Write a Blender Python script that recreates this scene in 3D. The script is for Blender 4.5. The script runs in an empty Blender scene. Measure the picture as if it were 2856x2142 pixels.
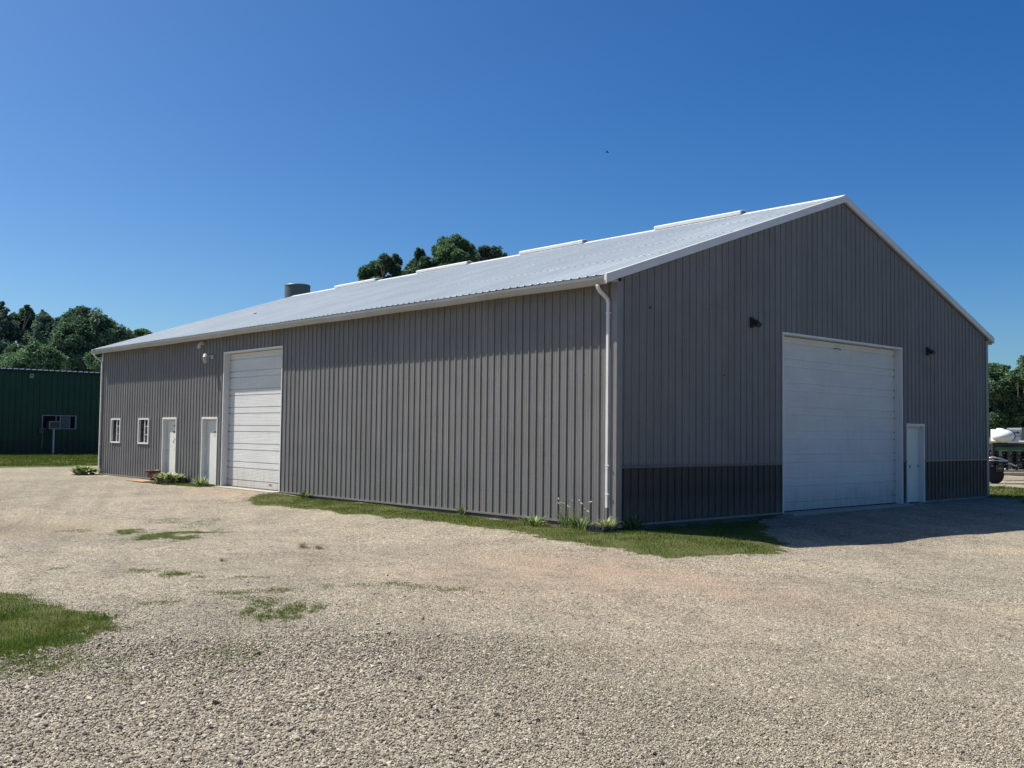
import bpy, math, random
import numpy as np
from mathutils import Vector, Matrix
R = math.radians
random.seed(7)
rng = np.random.default_rng(11)
scene = bpy.context.scene
col = scene.collection

# ------------------------------------------------------------------ camera
CP = np.array([12.6309, -14.0238, 1.7])
YAW, PITCH, ROLL, FPX = 2.4074, 0.0484, 0.0115, 2812.57
Fv = np.array([math.cos(PITCH)*math.cos(YAW), math.cos(PITCH)*math.sin(YAW), math.sin(PITCH)])
Rt = np.array([math.sin(YAW), -math.cos(YAW), 0.0]); Up = np.cross(Rt, Fv)
rv = math.cos(ROLL)*Rt + math.sin(ROLL)*Up
uv = -math.sin(ROLL)*Rt + math.cos(ROLL)*Up
cam_d = bpy.data.cameras.new('camera'); cam = bpy.data.objects.new('camera', cam_d); col.objects.link(cam)
M = Matrix(((rv[0], uv[0], -Fv[0], CP[0]), (rv[1], uv[1], -Fv[1], CP[1]), (rv[2], uv[2], -Fv[2], CP[2]), (0, 0, 0, 1)))
cam.matrix_world = M
cam_d.sensor_width = 36.0; cam_d.lens = FPX/2856*36.0
cam_d.clip_start = 0.05; cam_d.clip_end = 3000
scene.camera = cam

# ------------------------------------------------------------------ light
SUN = Vector((-0.60, -0.34, 1.0)).normalized()          # towards the sun
el = math.asin(SUN.z); az = math.atan2(SUN.x, SUN.y)
world = bpy.data.worlds.new('World'); scene.world = world; world.use_nodes = True
nt = world.node_tree; nt.nodes.clear()
sky = nt.nodes.new('ShaderNodeTexSky'); sky.sky_type = 'NISHITA'; sky.sun_disc = False
sky.sun_elevation = el; sky.sun_rotation = az
sky.altitude = 0; sky.air_density = 0.7; sky.dust_density = 1.5; sky.ozone_density = 1.0
bg = nt.nodes.new('ShaderNodeBackground'); bg.inputs[1].default_value = 0.0785
wo = nt.nodes.new('ShaderNodeOutputWorld')
hs = nt.nodes.new('ShaderNodeHueSaturation'); hs.inputs['Saturation'].default_value = 1.46; hs.inputs['Hue'].default_value = .508
nt.links.new(sky.outputs[0], hs.inputs['Color']); tn = nt.nodes.new('ShaderNodeMix'); tn.data_type = 'RGBA'; tn.blend_type = 'MULTIPLY'; tn.inputs[0].default_value = 1; tn.inputs[7].default_value = (.80, 1.07, 1.10, 1)
nt.links.new(hs.outputs[0], tn.inputs[6]); nt.links.new(tn.outputs[2], bg.inputs[0]); nt.links.new(bg.outputs[0], wo.inputs[0])
sl = bpy.data.lights.new('sun', 'SUN'); sl.energy = 5.0; sl.angle = R(0.53); sl.color = (1.0, 0.94, 0.84)
so = bpy.data.objects.new('sun', sl); col.objects.link(so)
so.rotation_euler = (-SUN).to_track_quat('-Z', 'Y').to_euler(); so.location = (0, 0, 40)
scene.view_settings.view_transform = 'Standard'; scene.view_settings.look = 'None'
scene.view_settings.gamma = 1; scene.view_settings.exposure = 0.6
scene.cycles.max_bounces = 6
scene.cycles.use_denoising = True
scene.cycles.sample_clamp_indirect = 4

# ------------------------------------------------------------------ helpers
def tag(o, label=None, cat=None, group=None, kind=None):
    if label: o['label'] = label
    if cat: o['category'] = cat
    if group: o['group'] = group
    if kind: o['kind'] = kind
    return o
def empty(name, loc=(0, 0, 0), rz=0, **k):
    o = bpy.data.objects.new(name, None); o.empty_display_size = 0.2; col.objects.link(o)
    o.location = loc; o.rotation_euler = (0, 0, rz); return tag(o, **k)
def mesh_np(name, V, loops, sizes, mat=None, parent=None, smooth=False, attrs=None):
    V = np.asarray(V, np.float32); loops = np.asarray(loops, np.int32); sizes = np.asarray(sizes, np.int32)
    me = bpy.data.meshes.new(name)
    me.vertices.add(len(V)); me.vertices.foreach_set('co', V.ravel())
    me.loops.add(len(loops)); me.loops.foreach_set('vertex_index', loops)
    me.polygons.add(len(sizes)); st = np.concatenate([[0], np.cumsum(sizes)[:-1]]).astype(np.int32)
    me.polygons.foreach_set('loop_start', st)
    if smooth: me.polygons.foreach_set('use_smooth', np.ones(len(sizes), bool))
    for n, a in (attrs or {}).items():
        at = me.attributes.new(n, 'FLOAT', 'POINT'); at.data.foreach_set('value', np.asarray(a, np.float32))
    me.update(calc_edges=True)
    if mat: me.materials.append(mat)
    o = bpy.data.objects.new(name, me); col.objects.link(o)
    if parent: o.parent = parent
    return o
class MB:
    def __init__(s): s.v = []; s.f = []; s.pc = []
    def poly(s, pts):
        n = len(s.v); s.v += [tuple(p) for p in pts]; s.f.append(tuple(range(n, n+len(pts))))
    def box(s, a, b, T=None):
        s.pc.append(len(s.f)); x0, y0, z0 = a; x1, y1, z1 = b
        P = [(x0,y0,z0),(x1,y0,z0),(x1,y1,z0),(x0,y1,z0),(x0,y0,z1),(x1,y0,z1),(x1,y1,z1),(x0,y1,z1)]
        if T is not None: P = [tuple(T @ Vector(p)) for p in P]
        n = len(s.v); s.v += P
        for f in ((3,2,1,0),(4,5,6,7),(0,1,5,4),(1,2,6,5),(2,3,7,6),(3,0,4,7)): s.f.append(tuple(n+i for i in f))
    def sweep(s, prof, path, closed=True, cap=True):
        """prof: list of per-station point lists"""
        s.pc.append(len(s.f)); n = len(s.v); k = len(prof[0])
        for P in prof: s.v += [tuple(p) for p in P]
        for i in range(len(prof)-1):
            for j in range(k if closed else k-1):
                a = n+i*k+j; b = n+i*k+(j+1) % k
                s.f.append((a, b, b+k, a+k))
        if cap and closed:
            s.f.append(tuple(n+j for j in reversed(range(k)))); s.f.append(tuple(n+(len(prof)-1)*k+j for j in range(k)))
    def tube(s, pts, rad, seg=10, cap=True):
        pts = [Vector(p) for p in pts]; rad = rad if hasattr(rad, '__len__') else [rad]*len(pts)
        st = []; prev = None
        for i, p in enumerate(pts):
            d = (pts[min(i+1, len(pts)-1)]-pts[max(i-1, 0)]).normalized()
            ref = prev if prev is not None else (Vector((0, 0, 1)) if abs(d.z) < .9 else Vector((1, 0, 0)))
            a = (ref-d*ref.dot(d)).normalized(); prev = a; b = d.cross(a)
            st.append([p+(a*math.cos(t)+b*math.sin(t))*rad[i] for t in [2*math.pi*j/seg for j in range(seg)]])
        s.sweep(st, None, True, cap)
    def rtube(s, pts, w, h, side=Vector((1, 0, 0))):
        pts = [Vector(p) for p in pts]; st = []
        for i, p in enumerate(pts):
            d = (pts[min(i+1, len(pts)-1)]-pts[max(i-1, 0)]).normalized()
            a = side; b = d.cross(a).normalized()
            st.append([p+a*(x*w/2)+b*(y*h/2) for x, y in ((-1,-.8),(-.8,-1),(.8,-1),(1,-.8),(1,.8),(.8,1),(-.8,1),(-1,.8))])
        s.sweep(st, None)
    def lathe(s, prof, c=(0, 0, 0), seg=24, axis=Vector((0, 0, 1))):
        """prof: (r, h) along axis"""
        ax = Vector(axis).normalized(); ref = Vector((1, 0, 0)) if abs(ax.x) < .9 else Vector((0, 1, 0))
        a = (ref-ax*ref.dot(ax)).normalized(); b = ax.cross(a); c = Vector(c)
        st = [[c+ax*h+(a*math.cos(t)+b*math.sin(t))*r for t in [2*math.pi*j/seg for j in range(seg)]] for r, h in prof]
        s.sweep(st, None, True, True)
    def each(s, name, mat, parent=None, smooth=False, bevel=0):
        """one object per primitive"""
        st = s.pc+[len(s.f)]; r = []
        for a, b in zip(st, st[1:]):
            if a == b: continue
            ids = sorted({i for f in s.f[a:b] for i in f}); mp = {v: i for i, v in enumerate(ids)}
            m = MB(); m.v = [s.v[i] for i in ids]; m.f = [tuple(mp[i] for i in f) for f in s.f[a:b]]
            r.append(m.build(name, mat, parent, smooth, bevel))
        return r
    def build(s, name, mat, parent=None, smooth=False, bevel=0):
        me = bpy.data.meshes.new(name); me.from_pydata(s.v, [], s.f); me.update()
        if mat: me.materials.append(mat)
        if smooth: me.polygons.foreach_set('use_smooth', [True]*len(me.polygons))
        o = bpy.data.objects.new(name, me); col.objects.link(o)
        if parent: o.parent = parent
        if bevel:
            b = o.modifiers.new('bevel', 'BEVEL'); b.width = bevel; b.segments = 2; b.limit_method = 'ANGLE'
        return o
def copy_tree(o, parent=None):
    c = o.copy(); col.objects.link(c)
    if parent: c.parent = parent
    for ch in list(o.children): copy_tree(ch, c)
    return c
def at(px, py, depth):
    """world point seen at a photo pixel, at a real depth in metres"""
    return CP + depth*(Fv + rv*(px-1428)/FPX - uv*(py-1071)/FPX)

# ---- node helpers
class NT:
    def __init__(s, name):
        s.m = bpy.data.materials.new(name); s.m.use_nodes = True; s.t = s.m.node_tree
        s.b = s.t.nodes['Principled BSDF']; s.out = s.t.nodes['Material Output']
    def n(s, typ, **k):
        x = s.t.nodes.new(typ)
        for a, v in k.items(): setattr(x, a, v)
        return x
    def l(s, a, b): s.t.links.new(a, b)
    def math(s, op, a, b=None, c=None, clamp=False):
        x = s.n('ShaderNodeMath', operation=op); x.use_clamp = clamp
        for i, v in enumerate((a, b, c)):
            if v is None: continue
            if isinstance(v, (int, float)): x.inputs[i].default_value = v
            else: s.l(v, x.inputs[i])
        return x.outputs[0]
    def mix(s, f, a, b, blend='MIX'):
        x = s.n('ShaderNodeMix', data_type='RGBA', blend_type=blend)
        for k, v in ((0, f), (6, a), (7, b)):
            if isinstance(v, (int, float)): x.inputs[k].default_value = v
            elif isinstance(v, tuple): x.inputs[k].default_value = v if len(v) == 4 else v+(1,)
            else: s.l(v, x.inputs[k])
        return x.outputs[2]
    def noise(s, scale, detail=3, rough=.55, vec=None, dim='3D'):
        x = s.n('ShaderNodeTexNoise'); x.inputs['Scale'].default_value = scale
        x.inputs['Detail'].default_value = detail; x.inputs['Roughness'].default_value = rough
        if vec is not None: s.l(vec, x.inputs['Vector'])
        return x
    def ramp(s, f, stops, interp='LINEAR'):
        x = s.n('ShaderNodeValToRGB'); x.color_ramp.interpolation = interp
        e = x.color_ramp.elements
        while len(e) < len(stops): e.new(.5)
        for i, (p, c) in enumerate(stops):
            e[i].position = p; e[i].color = c if len(c) == 4 else c+(1,)
        s.l(f, x.inputs[0]); return x.outputs[0]
    def bump(s, h, strength=.3, dist=.01):
        x = s.n('ShaderNodeBump'); x.inputs['Strength'].default_value = strength; x.inputs['Distance'].default_value = dist
        s.l(h, x.inputs['Height']); s.l(x.outputs[0], s.b.inputs['Normal']); return x
    def coords(s):
        g = s.n('ShaderNodeTexCoord'); return g.outputs['Object']
    def scalev(s, v, sc):
        x = s.n('ShaderNodeMapping'); x.inputs['Scale'].default_value = sc; s.l(v, x.inputs[0]); return x.outputs[0]
    def set(s, rough=.5, metal=0, spec=.5):
        s.b.inputs['Roughness'].default_value = rough; s.b.inputs['Metallic'].default_value = metal
        s.b.inputs['Specular IOR Level'].default_value = spec
def paint(name, c, rough=.45, metal=0, spec=.5, var=.12, dirt=0.0, dirtc=(.12, .1, .08), scale=3.0, streak=False):
    t = NT(name); t.set(rough, metal, spec); co = t.coords()
    v = t.scalev(co, (6, 6, .5)) if streak else co
    n1 = t.noise(scale, 5, .6, v)
    dark = tuple(x*(1-var) for x in c); lite = tuple(min(1, x*(1+var)) for x in c)
    o = t.ramp(n1.outputs[0], [(.3, dark), (.7, lite)])
    if dirt:
        n2 = t.noise(scale*2.3, 6, .7, v); f = t.ramp(n2.outputs[0], [(.5, (0, 0, 0)), (.75, (dirt,)*3)])
        o = t.mix(f, o, dirtc)
    t.l(o, t.b.inputs['Base Color'])
    rr = t.math('MULTIPLY_ADD', n1.outputs[0], .15, rough-.07); t.l(rr, t.b.inputs['Roughness'])
    return t.m

# ------------------------------------------------------------------ dimensions
L, W, H, RISE = 26.02, 16.18, 4.62, 2.745
SL = RISE/(W/2)
PITCHW = .2177
def rb(y): return H + SL*min(y, W-y)            # underside of the rake trim / top of gable wall
def ss(a, b, t): t = np.clip((t-a)/(b-a), 0, 1); return t*t*(3-2*t)
def hgt(x, y):
    dx = np.maximum(np.maximum(-L-x, 0), x); dy = np.maximum(np.maximum(-y, 0), y-W); d = np.hypot(dx, dy)
    return -.03-.19*ss(.2, 5, d)*(1-ss(10, 24, -x))+.3*ss(30, 44, -x)-.06*ss(-12.3, -10.3, x)*ss(5.2, 3.4, y)
def hz(x, y): return float(hgt(np.float64(x), np.float64(y)))

# ------------------------------------------------------------------ grass outlines (world x, y)
POLY = {
 'A': [(-10.9,-1.77),(-12.4,-.6),(-12.3,.0),(-.2,.0),(0,0),(.0,4.9),(.6,3.9),(1.45,2.61),(2.8,1.2),(3.15,.25),(3.0,-.75),(2.5,-1.62),(1.85,-1.82),(1.0,-1.82),(.09,-1.50),(-1.21,-1.42),(-4.08,-1.45),(-7.42,-1.67)],
 'B': [(-18.9,-.85),(-17.29,-.85),(-16.1,-.61),(-16.1,0),(-19.2,.0),(-19.4,-.3)],
 'C': [(-4,-15),(-4,-9.6),(-1.5,-10.9),(-.17,-10.48),(.49,-10.27),(1.15,-10.19),(1.7,-10.09),(2.07,-9.84),(2.31,-10.17),(2.49,-10.41),(3.0,-10.79),(3.1,-11.17),(2.95,-11.4),(2.3,-12.5)],
 'Cs': [(-3,-12),(-.3,-10.6),(1.99,-9.75),(2.53,-9.68),(3.73,-10.57),(4.44,-11.17),(4.26,-11.9),(2,-13)],
 'D1': [(-7.68,-6.63),(-7.54,-5.9),(-6.49,-5.77),(-5.88,-4.91),(-4.72,-6.01),(-4.55,-6.85),(-5.85,-6.74)],
 'D2': [(1.97,-8.38),(2.0,-8.08),(2.85,-8.03),(3.22,-8.48),(3.07,-8.67),(2.49,-8.63)],
 'D3': [(1.56,-6.91),(1.76,-6.25),(2.35,-5.88),(3.15,-6.04),(2.73,-6.4),(2.15,-6.53)],
 'D4': [(1.03,-8.35),(1.61,-7.6),(1.92,-7.79),(1.46,-8.5)],
 'D5': [(-1.5,-8.44),(-1.14,-8.13),(-.4,-7.93),(-.5,-8.21),(-1.06,-8.49)],
 'D6': [(4.04,-10.33),(4.29,-9.72),(4.89,-9.85),(5.22,-10.34),(4.95,-10.89)],
 'E': [(-6,16.3),(0,16.2),(.9,15.6),(4,12.5),(12,12),(20,24),(3,29),(-6,27.5),(-14,20)],
 'F': [(-100,-60),(-36,-60),(-35.5,-20),(-34,-6),(-33.6,0),(-33.3,4),(-31,9),(-28,14),(-27,30),(-40,60),(-100,60)],
}
# worn-through grass: ellipses (x, y, half width across the view, half depth, strength)
SPOT = {
'D1': [(-6.74, -6.4, 0.21, 0.47, 1), (-5.57, -6.33, 0.27, 0.72, 1), (-5.81, -5.42, 0.39, 0.38, 0.9), (-4.9, -6.09, 0.2, 0.48, 1), (-7.47, -7.11, 0.28, 0.28, 0.5), (-8.49, -4.82, 0.33, 0.47, 0.35), (-7.46, -4.61, 0.24, 0.76, 0.35), (-5.32, -7.13, 0.13, 0.27, 0.4)] ,
'D5': [(-0.82, -8.06, 0.18, 0.22, 1), (-1.35, -8.27, 0.16, 0.17, 0.6), (-0.3, -8.0, 0.07, 0.08, 0.6), (0.16, -7.43, 0.15, 0.07, 0.6), (-2.32, -9.15, 0.09, 0.17, 0.35)] ,
'D4': [(1.24, -8.13, 0.34, 0.15, 0.6), (1.45, -7.73, 0.14, 0.15, 0.8), (1.86, -8.15, 0.26, 0.14, 0.35), (1.48, -9.18, 0.13, 0.16, 0.6), (1.44, -9.38, 0.08, 0.11, 0.4), (2.56, -9.96, 0.09, 0.15, 0.35)] ,
'D2': [(2.31, -8.44, 0.1, 0.36, 0.9), (2.86, -8.44, 0.17, 0.38, 1), (2.82, -8.09, 0.12, 0.22, 0.8)] ,
'D3': [(1.52, -7.12, 0.14, 0.13, 0.5), (1.79, -6.78, 0.22, 0.13, 0.7), (1.85, -6.3, 0.15, 0.25, 0.9), (2.28, -6.28, 0.12, 0.24, 0.8), (2.44, -6.2, 0.14, 0.14, 0.8), (2.77, -6.03, 0.21, 0.19, 0.9), (3.11, -8.94, 0.15, 0.11, 0.25)] ,
'D6': [(4.35, -9.86, 0.2, 0.2, 0.5), (4.62, -9.89, 0.11, 0.14, 0.7), (4.98, -10.27, 0.06, 0.1, 0.5), (4.63, -10.84, 0.07, 0.12, 0.6), (3.99, -10.78, 0.16, 0.15, 0.45)] ,
'C2': [(3.56, -11.3, 0.26, 0.31, 0.5), (2.43, -10.45, 0.24, 0.31, 0.7), (2.69, -10.72, 0.21, 0.39, 0.7), (2.95, -11.09, 0.25, 0.36, 0.8), (3.88, -11.25, 0.09, 0.22, 0.7)] ,
}
def spots(X, Y, key):
    g = np.zeros(X.shape)
    wob = .75*(vnoise(X, Y, 3.1, 21)-.5)+.55*(vnoise(X, Y, 9, 22)-.5)
    for (x, y, a, b, s) in SPOT[key]:
        u = (X-x)*Rt[0]+(Y-y)*Rt[1]; v = -(X-x)*Rt[1]+(Y-y)*Rt[0]
        g = np.maximum(g, s*ss(1.25, .35, np.hypot(u/(a*1.6), v/(b*1.5))+wob))
    return g
def sdist(X, Y, poly):
    """signed distance, positive inside"""
    P = np.array(poly); Q = np.roll(P, -1, 0); d = np.full(X.shape, 1e9); ins = np.zeros(X.shape, bool)
    for (ax, ay), (bx, by) in zip(P, Q):
        ex, ey = bx-ax, by-ay; t = np.clip(((X-ax)*ex+(Y-ay)*ey)/(ex*ex+ey*ey+1e-12), 0, 1)
        d = np.minimum(d, np.hypot(X-ax-t*ex, Y-ay-t*ey))
        c = ((ay > Y) != (by > Y)) & (X < (bx-ax)*(Y-ay)/(by-ay+1e-12)+ax); ins ^= c
    return np.where(ins, d, -d)
def vnoise(X, Y, s, seed=0):
    """cheap value noise"""
    x = X*s; y = Y*s; xi = np.floor(x).astype(np.int64); yi = np.floor(y).astype(np.int64); fx = x-xi; fy = y-yi
    fx = fx*fx*(3-2*fx); fy = fy*fy*(3-2*fy)
    def h(i, j):
        n = (i*374761393+j*668265263+seed*1442695041) & 0x7fffffff; n = ((n ^ (n >> 13))*1274126177) & 0x7fffffff
        return ((n ^ (n >> 16)) & 0xffff)/65535.
    return (h(xi,yi)*(1-fx)+h(xi+1,yi)*fx)*(1-fy)+(h(xi,yi+1)*(1-fx)+h(xi+1,yi+1)*fx)*fy

# ------------------------------------------------------------------ ground
def axis(a, b, st, lo, hi):
    c = list(np.arange(a, b+1e-6, st)); s = st; x = a; pre = []
    while x > lo: s *= 1.18; x -= s; pre.append(x)
    s = st; x = c[-1]; post = []
    while x < hi: s *= 1.18; x += s; post.append(x)
    return np.array(pre[::-1]+c+post)
gx = axis(-14, 14, .07, -1500, 1500); gy = axis(-14.5, 8, .07, -1500, 1500)
X, Y = np.meshgrid(gx, gy)
fade = np.exp(-(np.hypot(X+6, Y)/40)**2)
Z = hgt(X, Y) + fade*((vnoise(X, Y, .5, 1)-.5)*.05+(vnoise(X, Y, 1.7, 2)-.5)*.022+(vnoise(X, Y, 6, 3)-.5)*.010)
g = np.zeros(X.shape); 
for k, amp in (('A', 1), ('B', .9), ('C', 1), ('E', 1), ('F', 1)):
    wd = {'C': .12, 'A': .10, 'B': .1, 'E': .5, 'F': .35}.get(k, .32)
    sd = sdist(X, Y, POLY[k]) + (vnoise(X, Y, 1.2, 5)-.5)*.35 + (vnoise(X, Y, 5, 6)-.5)*.30 + (vnoise(X, Y, 13, 7)-.5)*.14
    g = np.maximum(g, amp*ss(-wd, wd, sd))
for k in SPOT: g = np.maximum(g, (.72 if k in ('D1', 'D5') else .52)*spots(X, Y, k))
mid = np.exp(-(((X-1.5)/2.8)**2+((Y+5)/1.6)**2)*.5)
red = np.clip(.9*np.exp(-(((X-3)/3.2)**2+((Y+3.2)/1.1)**2))+.8*np.exp(-(((X+13.5)/2.5)**2+((Y+1)/.9)**2))+.6*np.exp(-(((X-2.8)/3)**2+((Y+5.2)/1.2)**2)), 0, 1)
damp = np.clip(.9*np.exp(-(((X+8.2)/2.2)**2+((Y+7.9)/1.3)**2))+.7*np.exp(-(((X+14)/3.5)**2+((Y+10)/1.5)**2))+.45*np.exp(-(((X-7)/1.2)**2+((Y+3.2)/.8)**2)), 0, 1)
far = np.where((X > -8) | (np.hypot(X, Y) < 60), 0, 1)
outer = ss(60, 90, np.hypot(X, Y+10)); g = np.maximum(g, outer)
gg = NT('gravel_ground'); gg.set(.9, 0, .25)
ga = gg.n('ShaderNodeAttribute', attribute_name='grass').outputs['Fac']
ra = gg.n('ShaderNodeAttribute', attribute_name='reddish').outputs['Fac']
co = gg.coords()
def vor(t, s, vec, feat='F1', r=1.0):
    v = t.n('ShaderNodeTexVoronoi', feature=feat); v.inputs['Scale'].default_value = s; v.inputs['Randomness'].default_value = r
    t.l(vec, v.inputs['Vector']); return v
wob = gg.noise(9, 3, .6, co)
v1 = vor(gg, 62, co); v2 = vor(gg, 27, co)
big = gg.noise(.35, 4, .6, co); med = gg.noise(2.2, 5, .65, co); fin = gg.noise(110, 3, .7, co); mm = gg.noise(14, 4, .7, co)
sep = gg.n('ShaderNodeSeparateColor'); gg.l(v1.outputs['Color'], sep.inputs[0])
sep2 = gg.n('ShaderNodeSeparateColor'); gg.l(v2.outputs['Color'], sep2.inputs[0])
stone = gg.ramp(sep.outputs[0], [(0, (.12,.11,.095)), (.25, (.25,.23,.195)), (.6, (.37,.34,.285)), (.88, (.50,.465,.39)), (1, (.68,.65,.58))])
stone2 = gg.ramp(sep2.outputs[1], [(0, (.10,.09,.075)), (.3, (.22,.20,.165)), (.7, (.42,.385,.32)), (.9, (.58,.54,.45)), (1, (.72,.69,.6))])
f2 = gg.ramp(mm.outputs[0], [(.46, (0,0,0)), (.58, (1,1,1))])
st_ = gg.mix(f2, stone, stone2)
dustf = gg.ramp(med.outputs[0], [(.40, (.0,)*3), (.72, (.38,)*3)])
st_ = gg.mix(dustf, st_, (.39,.35,.285))
tone = gg.ramp(big.outputs[0], [(.32, (.80,.80,.81)), (.55, (1,1,1)), (.72, (1.14,1.10,1.02))])
st_ = gg.mix(1.0, st_, tone, 'MULTIPLY')
ltone = gg.ramp(med.outputs[0], [(.3, (.84,.84,.84)), (.6, (1.06,1.06,1.06))]); st_ = gg.mix(1.0, st_, ltone, 'MULTIPLY')
trk = gg.noise(1.0, 4, .6, gg.scalev(gg.n('ShaderNodeVectorRotate', rotation_type='Z_AXIS').outputs[0], (.10, 1.3, 1)))
vr = [x for x in gg.t.nodes if x.bl_idname == 'ShaderNodeVectorRotate'][0]; gg.l(co, vr.inputs['Vector']); vr.inputs['Angle'].default_value = R(24)
st_ = gg.mix(1.0, st_, gg.ramp(trk.outputs[0], [(.38, (.90,.89,.88)), (.5, (1,1,1)), (.62, (1.05,1.045,1.03))]), 'MULTIPLY')
st_ = gg.mix(1.0, st_, (.87,.83,.765), 'MULTIPLY')
da = gg.n('ShaderNodeAttribute', attribute_name='damp').outputs['Fac']
st_ = gg.mix(gg.math('MULTIPLY', da, gg.ramp(med.outputs[0], [(.35, (.35,)*3), (.6, (.95,)*3)])), st_, gg.mix(1.0, st_, (.66,.60,.58), 'MULTIPLY'))
rf = gg.math('MULTIPLY', ra, gg.ramp(med.outputs[0], [(.35, (.15,)*3), (.65, (.75,)*3)]))
st_ = gg.mix(rf, st_, (.40,.27,.19))
gn = gg.noise(3.0, 5, .7, co); gn2 = gg.noise(30, 3, .7, co)
gcol = gg.ramp(gn2.outputs[0], [(.3, (.050,.056,.016)), (.55, (.095,.105,.028)), (.8, (.20,.17,.08))])
gthr = gg.math('ADD', ga, gg.math('MULTIPLY', gg.math('SUBTRACT', gn2.outputs[0], .5), .75))
gf = gg.ramp(gthr, [(.42, (0,0,0)), (.62, (1,1,1))])
base = gg.mix(gf, st_, gcol)
gg.l(base, gg.b.inputs['Base Color'])
hh = gg.math('ADD', gg.math('MULTIPLY', v1.outputs['Distance'], -1.0), gg.math('MULTIPLY', v2.outputs['Distance'], -.9))
hh = gg.math('ADD', hh, gg.math('MULTIPLY', fin.outputs[0], .25))
hh = gg.math('ADD', hh, gg.math('MULTIPLY', mm.outputs[0], 1.2))
gg.bump(hh, 1.0, .016)
nx, ny = len(gx), len(gy)
idx = (np.arange(ny-1)[:, None]*nx+np.arange(nx-1)[None, :]).ravel()
loops = np.stack([idx, idx+1, idx+1+nx, idx+nx], 1).ravel()
ground = mesh_np('ground', np.stack([X, Y, Z], -1).reshape(-1, 3), loops, np.full(len(idx), 4), gg.m, None, True, {'grass': g.ravel(), 'reddish': red.ravel(), 'damp': damp.ravel()})
tag(ground, 'pale gravel yard with worn grassy patches around the building', None, None, 'structure')
def gz(x, y):
    x = np.asarray(x, float); y = np.asarray(y, float); f = np.exp(-(np.hypot(x+6, y)/40)**2)
    return hgt(x, y)+f*((vnoise(x, y, .5, 1)-.5)*.05+(vnoise(x, y, 1.7, 2)-.5)*.022+(vnoise(x, y, 6, 3)-.5)*.010)

# ------------------------------------------------------------------ loose stones (instances)
rt = NT('stone'); rt.set(.85, 0, .3)
oi = rt.n('ShaderNodeObjectInfo').outputs['Random']
rc = rt.ramp(oi, [(0, (.12,.11,.10)), (.05, (.22,.20,.175)), (.25, (.31,.285,.24)), (.55, (.43,.395,.33)), (.8, (.55,.51,.43)), (.93, (.66,.62,.53)), (.985, (.48,.36,.24)), (1, (.74,.72,.66))])
rn = rt.noise(60, 4, .7, rt.coords()); rc = rt.mix(.5, rc, rt.ramp(rn.outputs[0], [(.3, (.55,.55,.55)), (.7, (1.25,1.22,1.15))]), 'MULTIPLY')
rc = rt.mix(1.0, rc, (.94,.91,.85), 'MULTIPLY'); rt.l(rc, rt.b.inputs['Base Color']); rt.bump(rn.outputs[0], .5, .01)
rock_col = bpy.data.collections.new('stone_shapes')
import bmesh
for i in range(10):
    bm = bmesh.new(); bmesh.ops.create_icosphere(bm, subdivisions=2, radius=.5)
    rr = random.Random(i)
    pl = [(Vector((rr.gauss(0,1), rr.gauss(0,1), rr.gauss(0,1))).normalized(), rr.uniform(.24, .42)) for _ in range(9)]
    for v in bm.verts:
        for n, d in pl:
            e = v.co.dot(n)-d
            if e > 0: v.co -= n*e
    me = bpy.data.meshes.new('stone'); bm.to_mesh(me); bm.free(); me.materials.append(rt.m)
    o = bpy.data.objects.new('stone_shape', me); rock_col.objects.link(o)
def scatter_stones(name, pts, size, label):
    n = len(pts); me = bpy.data.meshes.new(name); me.vertices.add(n); me.vertices.foreach_set('co', pts.astype(np.float32).ravel())
    sc = np.stack([size*rng.uniform(.8, 1.5, n), size*rng.uniform(.7, 1.1, n), size*rng.uniform(.4, .85, n)], 1)
    ro = np.stack([rng.normal(0, .28, n), rng.normal(0, .28, n), rng.uniform(0, 6.283, n)], 1)
    a = me.attributes.new('isc', 'FLOAT_VECTOR', 'POINT'); a.data.foreach_set('vector', sc.astype(np.float32).ravel())
    a = me.attributes.new('irot', 'FLOAT_VECTOR', 'POINT'); a.data.foreach_set('vector', ro.astype(np.float32).ravel())
    a = me.attributes.new('iid', 'INT', 'POINT'); a.data.foreach_set('value', rng.integers(0, 10, n).astype(np.int32))
    me.materials.append(rt.m)
    ob = bpy.data.objects.new(name, me); col.objects.link(ob)
    ng = bpy.data.node_groups.new(name, 'GeometryNodeTree')
    ng.interface.new_socket('Geometry', in_out='INPUT', socket_type='NodeSocketGeometry')
    ng.interface.new_socket('Geometry', in_out='OUTPUT', socket_type='NodeSocketGeometry')
    gi = ng.nodes.new('NodeGroupInput'); go = ng.nodes.new('NodeGroupOutput')
    ci = ng.nodes.new('GeometryNodeCollectionInfo'); ci.inputs[0].default_value = rock_col
    ci.inputs['Separate Children'].default_value = True; ci.inputs['Reset Children'].default_value = True
    ip = ng.nodes.new('GeometryNodeInstanceOnPoints'); ip.inputs['Pick Instance'].default_value = True
    def na(nm, ty):
        x = ng.nodes.new('GeometryNodeInputNamedAttribute'); x.data_type = ty; x.inputs[0].default_value = nm; return x.outputs[0]
    ng.links.new(gi.outputs[0], ip.inputs['Points']); ng.links.new(ci.outputs[0], ip.inputs['Instance'])
    ng.links.new(na('iid', 'INT'), ip.inputs['Instance Index']); ng.links.new(na('irot', 'FLOAT_VECTOR'), ip.inputs['Rotation'])
    ng.links.new(na('isc', 'FLOAT_VECTOR'), ip.inputs['Scale']); ng.links.new(ip.outputs[0], go.inputs[0])
    m = ob.modifiers.new('scatter', 'NODES'); m.node_group = ng
    return tag(ob, label, 'gravel', None, 'stuff')
def in_view(x, y, z, m=1.22):
    P = np.stack([x, y, z], 1)-CP; d = P@Fv; return (d > 1) & (np.abs(P@rv/d) < m*1428/FPX) & (np.abs(P@uv/d) < 1.1*1071/FPX)
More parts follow.
